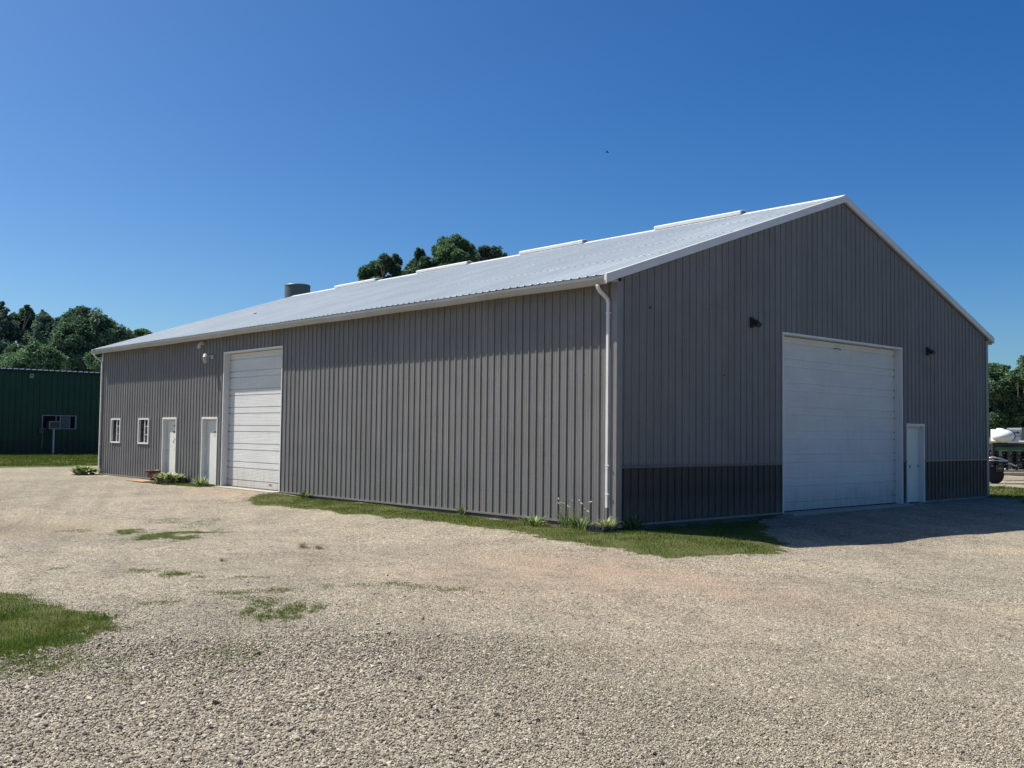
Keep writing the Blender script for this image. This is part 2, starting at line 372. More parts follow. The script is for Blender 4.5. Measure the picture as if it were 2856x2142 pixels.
COARSE = [(3.98,-11.9),(3.93,-11.17),(4.6,-10.4),(4.8,-9.54),(4.93,-8.77),(5.35,-8.56),(5.9,-8.48),(7.49,-8.46),(8.78,-8.03),(10.07,-7.42),(13,-7),(13,-14),(4,-14)]
def cand(n):
    # depth-weighted sampling over the visible near ground
    d = 4.5+(15.5-4.5)*rng.random(n)**1.5; a = YAW+rng.uniform(-.55, .55, n)
    x = CP[0]+np.cos(a)*d; y = CP[1]+np.sin(a)*d; return x, y, d
x, y, d = cand(900000); z = gz(x, y)
cs = sdist(x, y, COARSE)+(vnoise(x, y, 1.5, 9)-.5)*1.6
gr = np.zeros(len(x))
for k in ('A', 'C'): gr = np.maximum(gr, ss(-.1, .15, sdist(x, y, POLY[k])))
pc = ss(-1.7, .9, cs)*.96+.04
vis = in_view(x, y, z) & (rng.random(len(x)) > gr) & ~((x < .1) & (y > -.1))
isc = rng.random(len(x)) < pc
size = np.where(isc, .010+.020*rng.random(len(x))**1.4, .006+.010*rng.random(len(x))**1.6)
size *= np.where(rng.random(len(x)) < .010, 1.9, 1)*(.80-.30*ss(-5, .5, x+y))
keepf = isc | (rng.random(len(x)) < .75)
k = vis & keepf & (rng.random(len(x)) < ss(15.3, 8.5, d)) & ((d < 10) | (size > .007)); x, y, z, size = x[k], y[k], z[k], size[k]
scatter_stones('gravel_stones', np.stack([x, y, z+size*rng.uniform(-.05, .65, len(x))*np.where(d < 10, 1, .4)[k]], 1), size*1.25, 'loose crushed stone covering the near part of the yard')

# ------------------------------------------------------------------ grass blades
def leafmat(name, ramp, trans=.35, rough=.6):
    t = NT(name); t.set(rough, 0, .25)
    a = t.n('ShaderNodeAttribute', attribute_name='rnd').outputs['Fac']
    c = t.ramp(a, ramp); t.l(c, t.b.inputs['Base Color'])
    tr = t.n('ShaderNodeBsdfTranslucent'); t.l(t.mix(1.0, c, (1.0,1.1,.75), 'MULTIPLY'), tr.inputs[0])
    mx = t.n('ShaderNodeMixShader'); mx.inputs[0].default_value = trans
    t.l(t.b.outputs[0], mx.inputs[1]); t.l(tr.outputs[0], mx.inputs[2]); t.l(mx.outputs[0], t.out.inputs[0]); return t.m
M_grass = leafmat('grass_blade', [(0, (.045,.085,.014)), (.4, (.095,.145,.024)), (.72, (.150,.185,.040)), (.88, (.22,.20,.075)), (1, (.36,.30,.16))])
M_lawn = leafmat('lawn_blade', [(0, (.05,.09,.012)), (.6, (.11,.145,.024)), (1, (.22,.22,.07))])
def blades(name, P, h, w, mat, rnd=None, lean=.45, parent=None):
    n = len(P); a = rng.uniform(0, 6.283, n); la = rng.uniform(0, 6.283, n); ln = h*lean*rng.random(n)
    wd = np.stack([np.cos(a), np.sin(a), 0*a], 1)*(w/2)[:, None]; ld = np.stack([np.cos(la)*ln, np.sin(la)*ln, 0*la], 1)
    up = np.zeros((n, 3)); up[:, 2] = h
    V = np.stack([P-wd, P+wd, P+wd*.75+up*.55+ld*.4, P-wd*.75+up*.55+ld*.4, P+up*(1-.25*lean)+ld], 1).reshape(-1, 3)
    b = np.arange(n)[:, None]*5; loops = (b+np.array([0, 1, 2, 3, 3, 2, 4])).ravel()
    sizes = np.tile([4, 3], n); rnd = rng.random(n) if rnd is None else rnd
    return mesh_np(name, V, loops, sizes, mat, parent, False, {'rnd': np.repeat(rnd, 5)})
def grass_area(key, n, hmin, hmax, w, name, label, edge=.12, clump=2.5, dens=1.0, mat=None, bbox=None, keep=None):
    P = np.array(POLY[key] if isinstance(key, str) else key)
    lo, hi = (P.min(0)-.3, P.max(0)+.3) if bbox is None else bbox
    x = rng.uniform(lo[0], hi[0], n); y = rng.uniform(lo[1], hi[1], n)
    sd = sdist(x, y, P)+(vnoise(x, y, 1.2, 5)-.5)*.35+(vnoise(x, y, 5, 6)-.5)*.30+(vnoise(x, y, 13, 7)-.5)*.14
    pr = ss(-edge, edge*1.5, sd)*dens*(1-.75*ss(.5, .8, vnoise(x, y, clump, 8)))
    z = gz(x, y); k = (rng.random(n) < pr) & in_view(x, y, z, 1.6) & ~((x < .0) & (x > -L) & (y > -.02) & (y < W))
    if keep is not None: k &= keep(x, y)
    x, y, z = x[k], y[k], z[k]; m = len(x)
    hf = .55+.9*vnoise(x, y, 1.6, 12)
    h = rng.uniform(hmin, hmax, m)*hf*.5 + hf*(hmin+hmax)*.12
    rnd = np.clip(vnoise(x, y, 2.2, 14)*.62+rng.random(m)*.48-.02, 0, 1)
    o = blades(name, np.stack([x, y, z-.008], 1), h, np.full(m, w)*rng.uniform(.7, 1.3, m), mat or M_grass, rnd, .7)
    return tag(o, label, 'grass', None, 'stuff')
grass_area('A', 170000, .035, .10, .007, 'grass_strip', 'green grass strip along the foot of the grey wall and round its near corner', .2)
grass_area('B', 9000, .05, .13, .011, 'grass_strip', 'thin grass strip below the two white walk-in doors', .1)
grass_area('C', 150000, .035, .115, .005, 'grass_patch', 'thick grass patch at the left edge of the gravel foreground', .22)
def grass_spots(key, n, hmin, hmax, w, name, label, mat=None):
    S = np.array(SPOT[key]); r_ = S[:, 2:4].max()*1.4; lo = S[:, :2].min(0)-r_; hi = S[:, :2].max(0)+r_
    x = rng.uniform(lo[0], hi[0], n); y = rng.uniform(lo[1], hi[1], n)
    k = rng.random(n) < spots(x, y, key)*(.15+.85*ss(.25, .6, vnoise(x, y, 16, 31))); x, y = x[k], y[k]; m = len(x)
    rnd = np.clip(vnoise(x, y, 3, 14)*.5+rng.random(m)*.5, 0, 1)
    o = blades(name, np.stack([x, y, gz(x, y)-.006], 1), rng.uniform(hmin, hmax, m), np.full(m, w)*rng.uniform(.7, 1.3, m), mat or M_grass, rnd, .9)
    return tag(o, label, 'grass', None, 'stuff')
grass_spots('C2', 130000, .015, .06, .004, 'grass_patch', 'thin straggling grass fading into gravel beside the thick left patch')
grass_spots('D1', 160000, .008, .03, .006, 'grass_patch', 'flat mossy green patch in the gravel before the tall white door')
grass_spots('D2', 24000, .015, .05, .005, 'grass_patch', 'small dark green tufty patch in the middle of the gravel')
grass_spots('D3', 40000, .012, .038, .005, 'grass_patch', 'long thin green weed streak in the gravel right of the tufty patch')
grass_spots('D4', 90000, .01, .035, .005, 'grass_patch', 'faint grass streaks in gravel just left of the tufty patch')
grass_spots('D5', 90000, .01, .04, .005, 'grass_patch', 'short grass streak in gravel between the mossy patch and the thick left patch')
grass_spots('D6', 50000, .015, .045, .004, 'grass_patch', 'sparse thin grass among the coarse foreground stones')
grass_area('E', 60000, .05, .15, .018, 'lawn', 'rough lawn beyond the right end of the building', .3, 1, 1, M_lawn, (np.array([-6., 12.]), np.array([6., 27.])))
grass_area('F', 90000, .05, .13, .03, 'lawn', 'mown lawn strip in front of the dark green building', .3, 1, 1, M_lawn, (np.array([-46., -6.]), np.array([-32., 12.])))

# ------------------------------------------------------------------ materials
def wallmat(name, c, axis_i, rough=.42, screws=True, spec=.5):
    t = NT(name); t.set(rough, 0, spec); co = t.coords(); sp = t.n('ShaderNodeSeparateXYZ'); t.l(co, sp.inputs[0])
    s = sp.outputs[axis_i]; z = sp.outputs[2]
    n1 = t.noise(1.1, 5, .6, co); n2 = t.noise(5, 6, .7, t.scalev(co, (3, 3, .35)))
    o = t.ramp(n1.outputs[0], [(.3, tuple(x*.90 for x in c)), (.7, tuple(x*1.08 for x in c))])
    o = t.mix(t.ramp(n2.outputs[0], [(.5, (0,0,0)), (.8, (.35,)*3)]), o, tuple(x*.66 for x in c))
    # panel to panel tone (a sheet is four ribs wide)
    pn = t.n('ShaderNodeTexWhiteNoise', noise_dimensions='1D'); t.l(t.math('FLOOR', t.math('DIVIDE', s, PITCHW*4)), pn.inputs['W'])
    o = t.mix(1.0, o, t.ramp(pn.outputs[0], [(0, (.95,.95,.95)), (1, (1.04,1.04,1.04))]), 'MULTIPLY')
    lap = t.math('MODULO', t.math('ADD', s, 500*PITCHW*4-.024), PITCHW*4)
    o = t.mix(t.math('MULTIPLY', t.math('LESS_THAN', lap, .006), .55), o, tuple(x*.35 for x in c))
    n3 = t.noise(2.2, 6, .75, t.scalev(co, (5, 5, .12))); o = t.mix(1.0, o, t.ramp(n3.outputs[0], [(.32, (.86,.86,.86)), (.5, (1,1,1)), (.68, (1.07,1.07,1.06))]), 'MULTIPLY')
    # dust splashed up from the gravel
    spl = t.math('MULTIPLY', t.ramp(z, [(0, (1,1,1)), (.55, (0,0,0))]), t.ramp(n2.outputs[0], [(.35, (.0,)*3), (.65, (.55,)*3)]))
    o = t.mix(spl, o, (.24,.215,.175))
    if screws:
        fs = t.math('MODULO', t.math('ADD', s, 500*PITCHW), PITCHW)
        fz = t.math('MODULO', t.math('ADD', z, 10.05), .78)
        d = t.math('SQRT', t.math('ADD', t.math('POWER', t.math('SUBTRACT', fs, .052), 2), t.math('POWER', t.math('SUBTRACT', fz, .39), 2)))
        dd = t.math('LESS_THAN', d, .0105); o = t.mix(t.math('MULTIPLY', dd, .8), o, tuple(x*.28 for x in c))
    t.l(o, t.b.inputs['Base Color'])
    t.l(t.math('MULTIPLY_ADD', n2.outputs[0], .25, rough-.12), t.b.inputs['Roughness'])
    return t.m
GREY = (.188, .180, .176)
M_wallx = wallmat('grey_steel_siding', GREY, 0, .5, True, .22); M_wally = wallmat('grey_steel_siding_gable', GREY, 1, .45, True, .22)
M_wains = wallmat('dark_steel_wainscot', (.045,.042,.042), 1, .42, True, .2)
M_trimg = paint('grey_trim', (.20,.188,.178), .4, var=.1, dirt=.3, scale=2)
M_trimd = paint('dark_trim', (.075,.072,.07), .4, var=.1)
M_white = paint('white_trim', (.64,.64,.63), .4, var=.06, dirt=.25, dirtc=(.38,.35,.3), scale=2.5)
M_white_d = paint('white_frame', (.66,.66,.64), .45, var=.05, dirt=.15, dirtc=(.35,.32,.27))
M_door = paint('white_door_paint', (.66,.66,.60), .42, var=.04, dirt=.14, dirtc=(.40,.36,.28), scale=2)
M_ohd = paint('white_sectional_door', (.64,.64,.625), .5, var=.05, dirt=.2, dirtc=(.40,.37,.32), scale=1.6)
def doormat(name, c):
    t = NT(name); t.set(.5, 0, .4); co = t.coords(); sp = t.n('ShaderNodeSeparateXYZ'); t.l(co, sp.inputs[0])
    n1 = t.noise(1.4, 5, .6, t.scalev(co, (.6, .6, 2))); n2 = t.noise(6, 6, .75, t.scalev(co, (1, 1, .25)))
    o = t.ramp(n1.outputs[0], [(.3, tuple(x*.93 for x in c)), (.7, tuple(x*1.04 for x in c))])
    o = t.mix(t.ramp(n2.outputs[0], [(.52, (0,0,0)), (.78, (.30,)*3)]), o, (.36,.33,.28))
    g_ = t.math('MULTIPLY', t.ramp(sp.outputs[2], [(.0, (1,1,1)), (.7, (0,0,0))]), t.ramp(n2.outputs[0], [(.3, (.12,)*3), (.7, (.8,)*3)]))
    o = t.mix(g_, o, (.30,.26,.20)); t.l(o, t.b.inputs['Base Color']); return t.m
M_ohd = doormat('sectional_door_paint', (.63,.63,.615))
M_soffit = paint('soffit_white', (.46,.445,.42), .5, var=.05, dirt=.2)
M_wood = paint('skirt_board', (.10,.085,.07), .8, var=.35, scale=8)
M_black = paint('black_metal', (.022,.022,.024), .5, var=.2)
M_dark = paint('dark_gap', (.02,.02,.022), .7)
M_conc = paint('old_concrete', (.36,.32,.27), .9, var=.15, scale=9)
def roofmat(name, c, rough=.42, metal=.1):
    t = NT(name); t.set(rough, metal, .5); co = t.coords()
    n1 = t.noise(.9, 5, .6, t.scalev(co, (1, .25, 1))); n2 = t.noise(7, 5, .7, t.scalev(co, (4, .5, 1)))
    o = t.ramp(n1.outputs[0], [(.3, tuple(x*.88 for x in c)), (.7, tuple(min(1, x*1.08) for x in c))])
    o = t.mix(t.ramp(n2.outputs[0], [(.45, (0,0,0)), (.8, (.3,)*3)]), o, tuple(x*.65 for x in c))
    t.l(o, t.b.inputs['Base Color']); t.l(t.math('MULTIPLY_ADD', n2.outputs[0], .3, rough-.15), t.b.inputs['Roughness']); return t.m
M_roof = roofmat('galvanised_roof', (.50,.55,.58))
def glass(name, tint=(.5,.55,.55), refl=.14):
    t = NT(name); tr = t.n('ShaderNodeBsdfTransparent'); tr.inputs[0].default_value = tint+(1,)
    gl = t.n('ShaderNodeBsdfGlossy'); gl.inputs['Roughness'].default_value = .03
    fr = t.n('ShaderNodeFresnel'); fr.inputs[0].default_value = 1.5
    mx = t.n('ShaderNodeMixShader'); t.l(t.math('MAXIMUM', fr.outputs[0], refl), mx.inputs[0]); t.l(tr.outputs[0], mx.inputs[1]); t.l(gl.outputs[0], mx.inputs[2])
    t.l(mx.outputs[0], t.out.inputs[0]); return t.m
M_glass = glass('window_glass')

# ------------------------------------------------------------------ ribbed sheets
def rib_profile(s0, s1, pitch=PITCHW, h=.021, minor=True, wav=.006, seed=0, hb=.019, ht=.012):
    pts = []; k0 = math.floor(s0/pitch)-1; k1 = math.ceil(s1/pitch)+1
    for k in range(k0, k1+1):
        c = k*pitch
        pts += [(c-hb, 0), (c-ht, h), (c+ht, h), (c+hb, 0)]
        if minor:
            for m in (.075, .142): pts += [(c+m-.010, 0), (c+m-.004, .0035), (c+m+.004, .0035), (c+m+.010, 0)]
    a = [p for p in pts if s0 < p[0] < s1]
    def ip(s):
        for (x0, d0), (x1, d1) in zip(pts, pts[1:]):
            if x0 <= s <= x1: return d0+(d1-d0)*(s-x0)/(x1-x0+1e-12)
        return 0
    a = [(s0, ip(s0))]+a+[(s1, ip(s1))]
    xs = np.array([p[0] for p in a]); w = (vnoise(xs, xs*0+seed, .9, 3)-.5)*2*wav+(vnoise(xs, xs*0+seed, 2.7, 4)-.5)*wav
    return [(p[0], p[1]+float(q)) for p, q in zip(a, w)]
def ribbed_wall(name, mat, parent, s0, s1, z0, ztop, T, openings=(), breaks=(), **k):
    prof = rib_profile(s0, s1, **k); xs = [p[0] for p in prof]; ds = [p[1] for p in prof]
    for b in sorted(set([o[0] for o in openings]+[o[1] for o in openings]+list(breaks))):
        if xs[0] < b < xs[-1] and min(abs(b-x) for x in xs) > 1e-5:
            i = next(j for j, x in enumerate(xs) if x > b); f = (b-xs[i-1])/(xs[i]-xs[i-1])
            ds.insert(i, ds[i-1]+f*(ds[i]-ds[i-1])); xs.insert(i, b)
    m = MB()
    for i in range(len(xs)-1):
        xa, xb = xs[i], xs[i+1]; c = (xa+xb)/2; iv = [(z0, None)]
        segs = []; cur = z0
        for o in sorted([o for o in openings if o[0]-1e-6 < c < o[1]+1e-6], key=lambda o: o[2]):
            if o[2] > cur: segs.append((cur, o[2]))
            cur = max(cur, o[3])
        segs.append((cur, None))
        for za, zb in segs:
            zta = ztop(xa) if zb is None else zb; ztb = ztop(xb) if zb is None else zb
            m.poly([T(xa, za, ds[i]), T(xb, za, ds[i+1]), T(xb, ztb, ds[i+1]), T(xa, zta, ds[i])])
    return m.build(name, mat, parent)

# ------------------------------------------------------------------ main building
B = empty('steel_building', (0, 0, 0), 0, label='long grey ribbed steel shed with pale metal roof and white doors', cat='building')
Tl = lambda s, z, d: (s, -d, z)          # long wall facing -y
Tg = lambda s, z, d: (d, s, z)           # gable facing +x
OD = (-15.97, -12.42, -.03, 4.03)        # overhead door opening, long wall
D1 = (-20.35, -19.27, -.03, 2.06); D2 = (-17.37, -16.31, -.03, 2.06)
W1 = (-24.92, -24.04, 1.18, 2.05); W2 = (-22.38, -21.49, 1.18, 2.05)
GD = (5.48, 10.98, -.03, 4.0); GP = (11.22, 12.18, -.03, 2.04)
ribbed_wall('wall', M_wallx, B, -L+.02, -.11, .02, lambda s: 4.56, Tl, [OD, D1, D2, W1, W2], seed=1)
WZ = 1.085
ribbed_wall('gable_wall', M_wally, B, .11, W-.11, WZ, rb, Tg, [(GD[0], GD[1], WZ, 4.0), (GP[0], GP[1], WZ, 2.04)], breaks=[W/2], seed=2)
for a, b in ((.11, GD[0]), (GP[1], W-.11)):
    w = ribbed_wall('wainscot', M_wains, B, a, b, .02, lambda s: WZ-.01, Tg, seed=3); w['label'] = 'darker lower wall panels'
ribbed_wall('wainscot', M_wains, B, GD[1], GP[0], .02, lambda s: WZ-.01, Tg, seed=3)
ribbed_wall('rear_wall', M_wallx, B, -L, 0, .0, lambda s: 4.62, lambda s, z, d: (s, W+d, z), seed=4)
ribbed_wall('far_gable_wall', M_wally, B, 0, W, .0, rb, lambda s, z, d: (-L-d, s, z), breaks=[W/2], seed=5)
m = MB()
for a, b in ((.11, GD[0]-.05), (GD[1]+.05, GP[0]-.04), (GP[1]+.04, W-.11)): m.box((.0, a, WZ-.022), (.038, b, WZ+.022))
m.each('wainscot_rail', M_trimd, B)
m = MB()
for a, b in ((.11, GD[0]-.05), (GD[1]+.05, GP[0]-.04), (GP[1]+.04, W-.11)): m.box((.0, a, -.02), (.034, b, .018))
for a, b in ((-L+.06, D1[0]-.04), (D1[1]+.04, D2[0]-.04), (D2[1]+.04, OD[0]-.05), (OD[1]+.05, -.11)): m.box((a, -.034, -.02), (b, .0, .018))
m.each('base_trim', M_trimg, B)
m = MB(); m.box((-12.37, -.012, -.32), (-.02, .05, -.022)); m.box((-.03, -.010, -.32), (.012, GD[0]-.05, -.022)); m.box((-.03, GP[1]+.05, -.32), (.012, W, -.022))
m.box((-.03, GD[1]+.05, -.32), (.012, GP[0]-.05, -.022)); m.box((-L, -.012, -.32), (D1[0]-.05, .05, -.022))
m.each('skirt_board', M_wood, B)
# corner trims
for (cx, cy, sx, sy) in ((0, 0, 1, -1), (-L, 0, -1, -1), (0, W, 1, 1), (-L, W, -1, 1)):
    m = MB(); e = .034
    z1 = 4.56
    xs = [(-.12*sx, 0), (-.12*sx, sy*e), (sx*e, sy*e), (sx*e, -sy*.12), (0, -sy*.12)]
    P = [(cx+a, cy+b) for a, b in xs]
    if sx*sy > 0: P = P[::-1]
    m.sweep([[(a, b, -.03) for a, b in P], [(a, b, z1) for a, b in P]], None)
    m.build('corner_trim', M_trimg, B)
# roof: two ribbed slopes
def slope(name, side):
    prof = rib_profile(-L-.06, .05, h=.018, minor=False, wav=.004, seed=6+side, hb=.029, ht=.011)
    m = MB(); ye = -.35; yr = W/2
    yy = [ye, ye+2.1, ye+4.2, ye+6.3, yr]
    for i in range(len(prof)-1):
        for y0, y1 in zip(yy, yy[1:]):
            q = []
            for (s, d), y in ((prof[i], y0), (prof[i+1], y0), (prof[i+1], y1), (prof[i], y1)):
                lap = .004 if y == y0 and y0 > ye else 0
                z = H+.15+SL*y+d-.002+lap; q.append((s, y if side == 0 else W-y, z))
            m.poly(q if side == 0 else q[::-1])
    o = m.build(name, M_roof, B); return o
slope('roof', 0); slope('roof', 1)
zr = H+RISE+.15
m = MB(); 
P = [(-.19, -.19*SL+.012), (0, .03), (.19, -.19*SL+.012), (.19, -.19*SL-.004), (0, .010), (-.19, -.19*SL-.004)]
m.sweep([[(xx, W/2+a, zr+b) for a, b in P[::-1]] for xx in (-L-.075, .085)], None); m.build('ridge_cap', M_white, B)
M_rvent = paint('white_ridge_vent', (.66,.66,.65), .4, var=.04)
for a, b in ((-5.75, -2.83), (-11.42, -8.58), (-17.0, -14.1), (-22.55, -19.66)):
    m = MB(); P = [(-.17, -.02), (-.18, .055), (-.15, .080), (0, .125), (.15, .080), (.18, .055), (.17, -.02)]
    m.sweep([[(xx, W/2+p, zr+q) for p, q in P[::-1]] for xx in (a, b)], None)
    v = m.build('ridge_vent', M_rvent, B)
    for xx in (a, b):
        m = MB(); P = [(-.14, .02), (-.145, .055), (0, .100), (.145, .055), (.14, .02)]
        m.sweep([[(x2, W/2+p, zr+q) for p, q in P[::-1]] for x2 in (xx-.006, xx+.006)], None); m.build('end_cap', M_trimg, v)
# rake trims (white boards under the roof edge)
for x0, x1 in ((.036, .10), (-L-.10, -L-.036)):
    for sgn in (0, 1):
        m = MB(); f = (lambda y: y) if sgn == 0 else (lambda y: W-y)
        st = []
        for y in ((-.40 if sgn == 0 else -.33), W/2-(.0 if sgn == 0 else .001)):
            zb = H+SL*y; st.append([(x0, f(y), zb), (x1, f(y), zb), (x1, f(y), zb+.165), (x1-.13*(1 if x0 > 0 else -1)*0+0, f(y), zb+.17), (x0, f(y), zb+.165)])
        m.sweep([[s_[0], s_[1], s_[2], s_[4]] for s_ in st], None)
        m.box((x0, min(f(W/2-.001), f(W/2-.001)), 0), (x0, f(W/2-.001), 0)) if False else None
        m.build('rake_trim', M_white, B)
# fascia, soffit, gutter
m = MB(); m.box((-L-.06, -.315, 4.535), (.04, -.295, 4.645)); m.build('fascia', M_white, B)
m = MB(); m.box((-L-.06, W+.295, 4.47), (.04, W+.315, 4.645)); m.build('fascia', M_white, B)
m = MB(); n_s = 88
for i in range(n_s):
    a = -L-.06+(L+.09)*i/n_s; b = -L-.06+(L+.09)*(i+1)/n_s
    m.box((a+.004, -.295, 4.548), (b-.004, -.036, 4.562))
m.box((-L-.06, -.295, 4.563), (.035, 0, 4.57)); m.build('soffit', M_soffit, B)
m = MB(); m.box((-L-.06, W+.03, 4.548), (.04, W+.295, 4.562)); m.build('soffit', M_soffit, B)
for y0, y1 in ((0, -.30), (W, W+.30)):
    m = MB(); m.poly([(.034, y0, 4.56), (.034, y1, 4.56), (.034, y0, 4.64)]); m.build('eave_return', M_trimg, B)
P = [(-.316, 4.590), (-.316, 4.468), (-.345, 4.468), (-.372, 4.490), (-.405, 4.535), (-.426, 4.566), (-.432, 4.590), (-.420, 4.592), (-.414, 4.568), (-.395, 4.538), (-.365, 4.498), (-.342, 4.478), (-.322, 4.478), (-.322, 4.590)]
m = MB(); st = []
for i in range(27):
    xx = -L-.10+(L+.13)*i/26; dz = .006*math.sin(i*1.7)+.004*math.sin(i*.6); st.append([(xx, y, z+dz) for y, z in P])
m.sweep(st, None, True, True); g_ = m.build('gutter', paint('shade_grey_gutter', (.36,.355,.345), .45, var=.1, dirt=.5, dirtc=(.22,.20,.17), scale=1.5), B)  # white gutter's shade put into a grey base colour, with dirt noise
# downspouts
def downspout(xt, xd, sgn, zend):
    m = MB(); z0 = 4.48
    pts = [(xt, -.37, z0), (xt, -.37, 4.44), (xt+.003*sgn, -.36, 4.40), (xt+(xd-xt)*.3, -.29, 4.345), (xt+(xd-xt)*.75, -.16, 4.275), (xd, -.078, 4.225), (xd, -.060, 4.17), (xd, -.060, zend)]
    m.rtube(pts, .066, .050); d = m.build('downspout', M_white, B)
    m = MB()
    for zz in (3.97, 1.115, .58): m.box((xd-.036, -.088, zz-.012), (xd+.060, -.030, zz+.012))
    m.each('strap', M_white, d)
    m = MB()
    m.rtube([(xt+(xd-xt)*.28, -.297, 4.352), (xt+(xd-xt)*.34, -.28, 4.338)], .071, .055); m.rtube([(xd, -.070, 4.20), (xd, -.066, 4.17)], .071, .055)
    m.each('elbow_band', M_white, d)
downspout(-.15, -.165, 1, .33); downspout(-L+.12, -L+.07, -1, .25)

# sectional door: profile in z, extruded across
def sectional(name, s0, s1, z0, z1, dep, T, parent):
    prof = [(z0, 0)]; z = z0+.02
    def inside(zz): return z0 < zz < z1
    k = 0; zc = z0+.20
    grooves = []
    while zc < z1:
        grooves.append((zc, k % 2)); zc += (.36 if k % 2 == 0 else .18); k += 1
    pts = []
    prev = z0
    for gz_, t_ in grooves+[(z1, 0)]:
        n = max(1, int((gz_-prev-.03)/.04)); 
        for j in range(1, n):
            q = prev+.015+(gz_-prev-.03)*j/n; pts += [(q-.007, 0), (q, -.006), (q+.007, 0)]
        if gz_ < z1-.02: pts += [(gz_-.020, 0), (gz_-.013, -.026), (gz_+.011, -.026), (gz_+.015, 0)]
        prev = gz_
    prof = [(z0, 0)]+pts+[(z1, 0)]
    m = MB(); n = 4
    for (za, da), (zb, db) in zip(prof, prof[1:]):
        m.poly([T(s0, za, da-dep), T(s1, za, da-dep), T(s1, zb, db-dep), T(s0, zb, db-dep)])
    o = m.build(name, M_ohd, parent)
    return o, grooves
def door_case(s0, s1, z1, dep, T, parent, fw=.05, name='door_frame', bottom=-.05, mat=None):
    """white casing with reveals; T(s, z, d) maps to world"""
    m = MB(); pr = .032
    def bx(sa, sb, za, zb, da, db):
        P = [T(sa, za, da), T(sb, za, da), T(sb, za, db), T(sa, za, db), T(sa, zb, da), T(sb, zb, da), T(sb, zb, db), T(sa, zb, db)]
        n = len(m.v); m.v += P
        for f in ((3,2,1,0),(4,5,6,7),(0,1,5,4),(1,2,6,5),(2,3,7,6),(3,0,4,7)): m.f.append(tuple(n+i for i in f))
    bx(s0-.012, s0+fw*.5, bottom, z1-fw*.5, -dep-.04, pr); bx(s1-fw*.5, s1+.012, bottom, z1-fw*.5, -dep-.04, pr)
    bx(s0-.014, s1+.014, z1-fw*.5, z1+.022, -dep-.04, pr+.003)
    return m.build(name, mat or M_white_d, parent)
def side_marks(s, grooves, dep, T, parent):
    m = MB()
    for gz_, t_ in grooves:
        if t_ == 0: m.box((0, 0, 0), (0, 0, 0)) if False else None
        P = [T(s-.012, gz_-.012, -dep+.002), T(s+.012, gz_-.012, -dep+.002), T(s+.012, gz_+.012, -dep+.002), T(s-.012, gz_+.012, -dep+.002)]
        Q = [T(s-.012, gz_-.012, -dep+.016), T(s+.012, gz_-.012, -dep+.016), T(s+.012, gz_+.012, -dep+.016), T(s-.012, gz_+.012, -dep+.016)]
        m.sweep([P, Q], None)
    return m.each('hinge', M_black, parent)
o, gr_ = sectional('overhead_door', OD[0]+.03, OD[1]-.03, .01, 3.99, .17, Tl, B); o['label'] = 'white ribbed overhead door in the long wall'
side_marks(OD[0]+.06, gr_, .17, Tl, o); door_case(OD[0], OD[1], 4.03, .17, Tl, B)
m = MB(); m.box((OD[0]+.6, -(-.17)-.02, .09), (OD[0]+.6, 0, .09)) if False else None
m.box((OD[1]-.95, .168-.012, .14), (OD[1]-.80, .168, .155), Matrix.Translation((0,0,0))); m.build('handle', M_trimd, o)
m = MB(); m.box((OD[0]+.03, .14, -.04), (OD[1]-.03, .20, .012)); m.build('bottom_seal', M_dark, o)
o, gr_ = sectional('overhead_door', GD[0]+.03, GD[1]-.03, .01, 3.96, .17, Tg, B); o['label'] = 'wide white ribbed overhead door in the gable'
side_marks(GD[1]-.07, gr_, .17, Tg, o); door_case(GD[0], GD[1], 4.0, .17, Tg, B)
m = MB(); m.box((-.20, GD[0]+.03, -.04), (-.14, GD[1]-.03, .012)); m.build('bottom_seal', M_dark, o)
m = MB(); m.tube([(-.155, 7.95, 3.81), (-.14, 8.0, 3.82), (-.14, 8.2, 3.82), (-.155, 8.25, 3.80)], .010, 6); m.build('top_bracket', M_trimd, o)
m = MB(); m.box((OD[0]-.02, -.25, -.12), (OD[1]+.02, .3, -.008)); m.box((-.3, GD[0]-.02, -.12), (.30, GD[1]+.02, -.008)); m.each('threshold', M_conc, B)
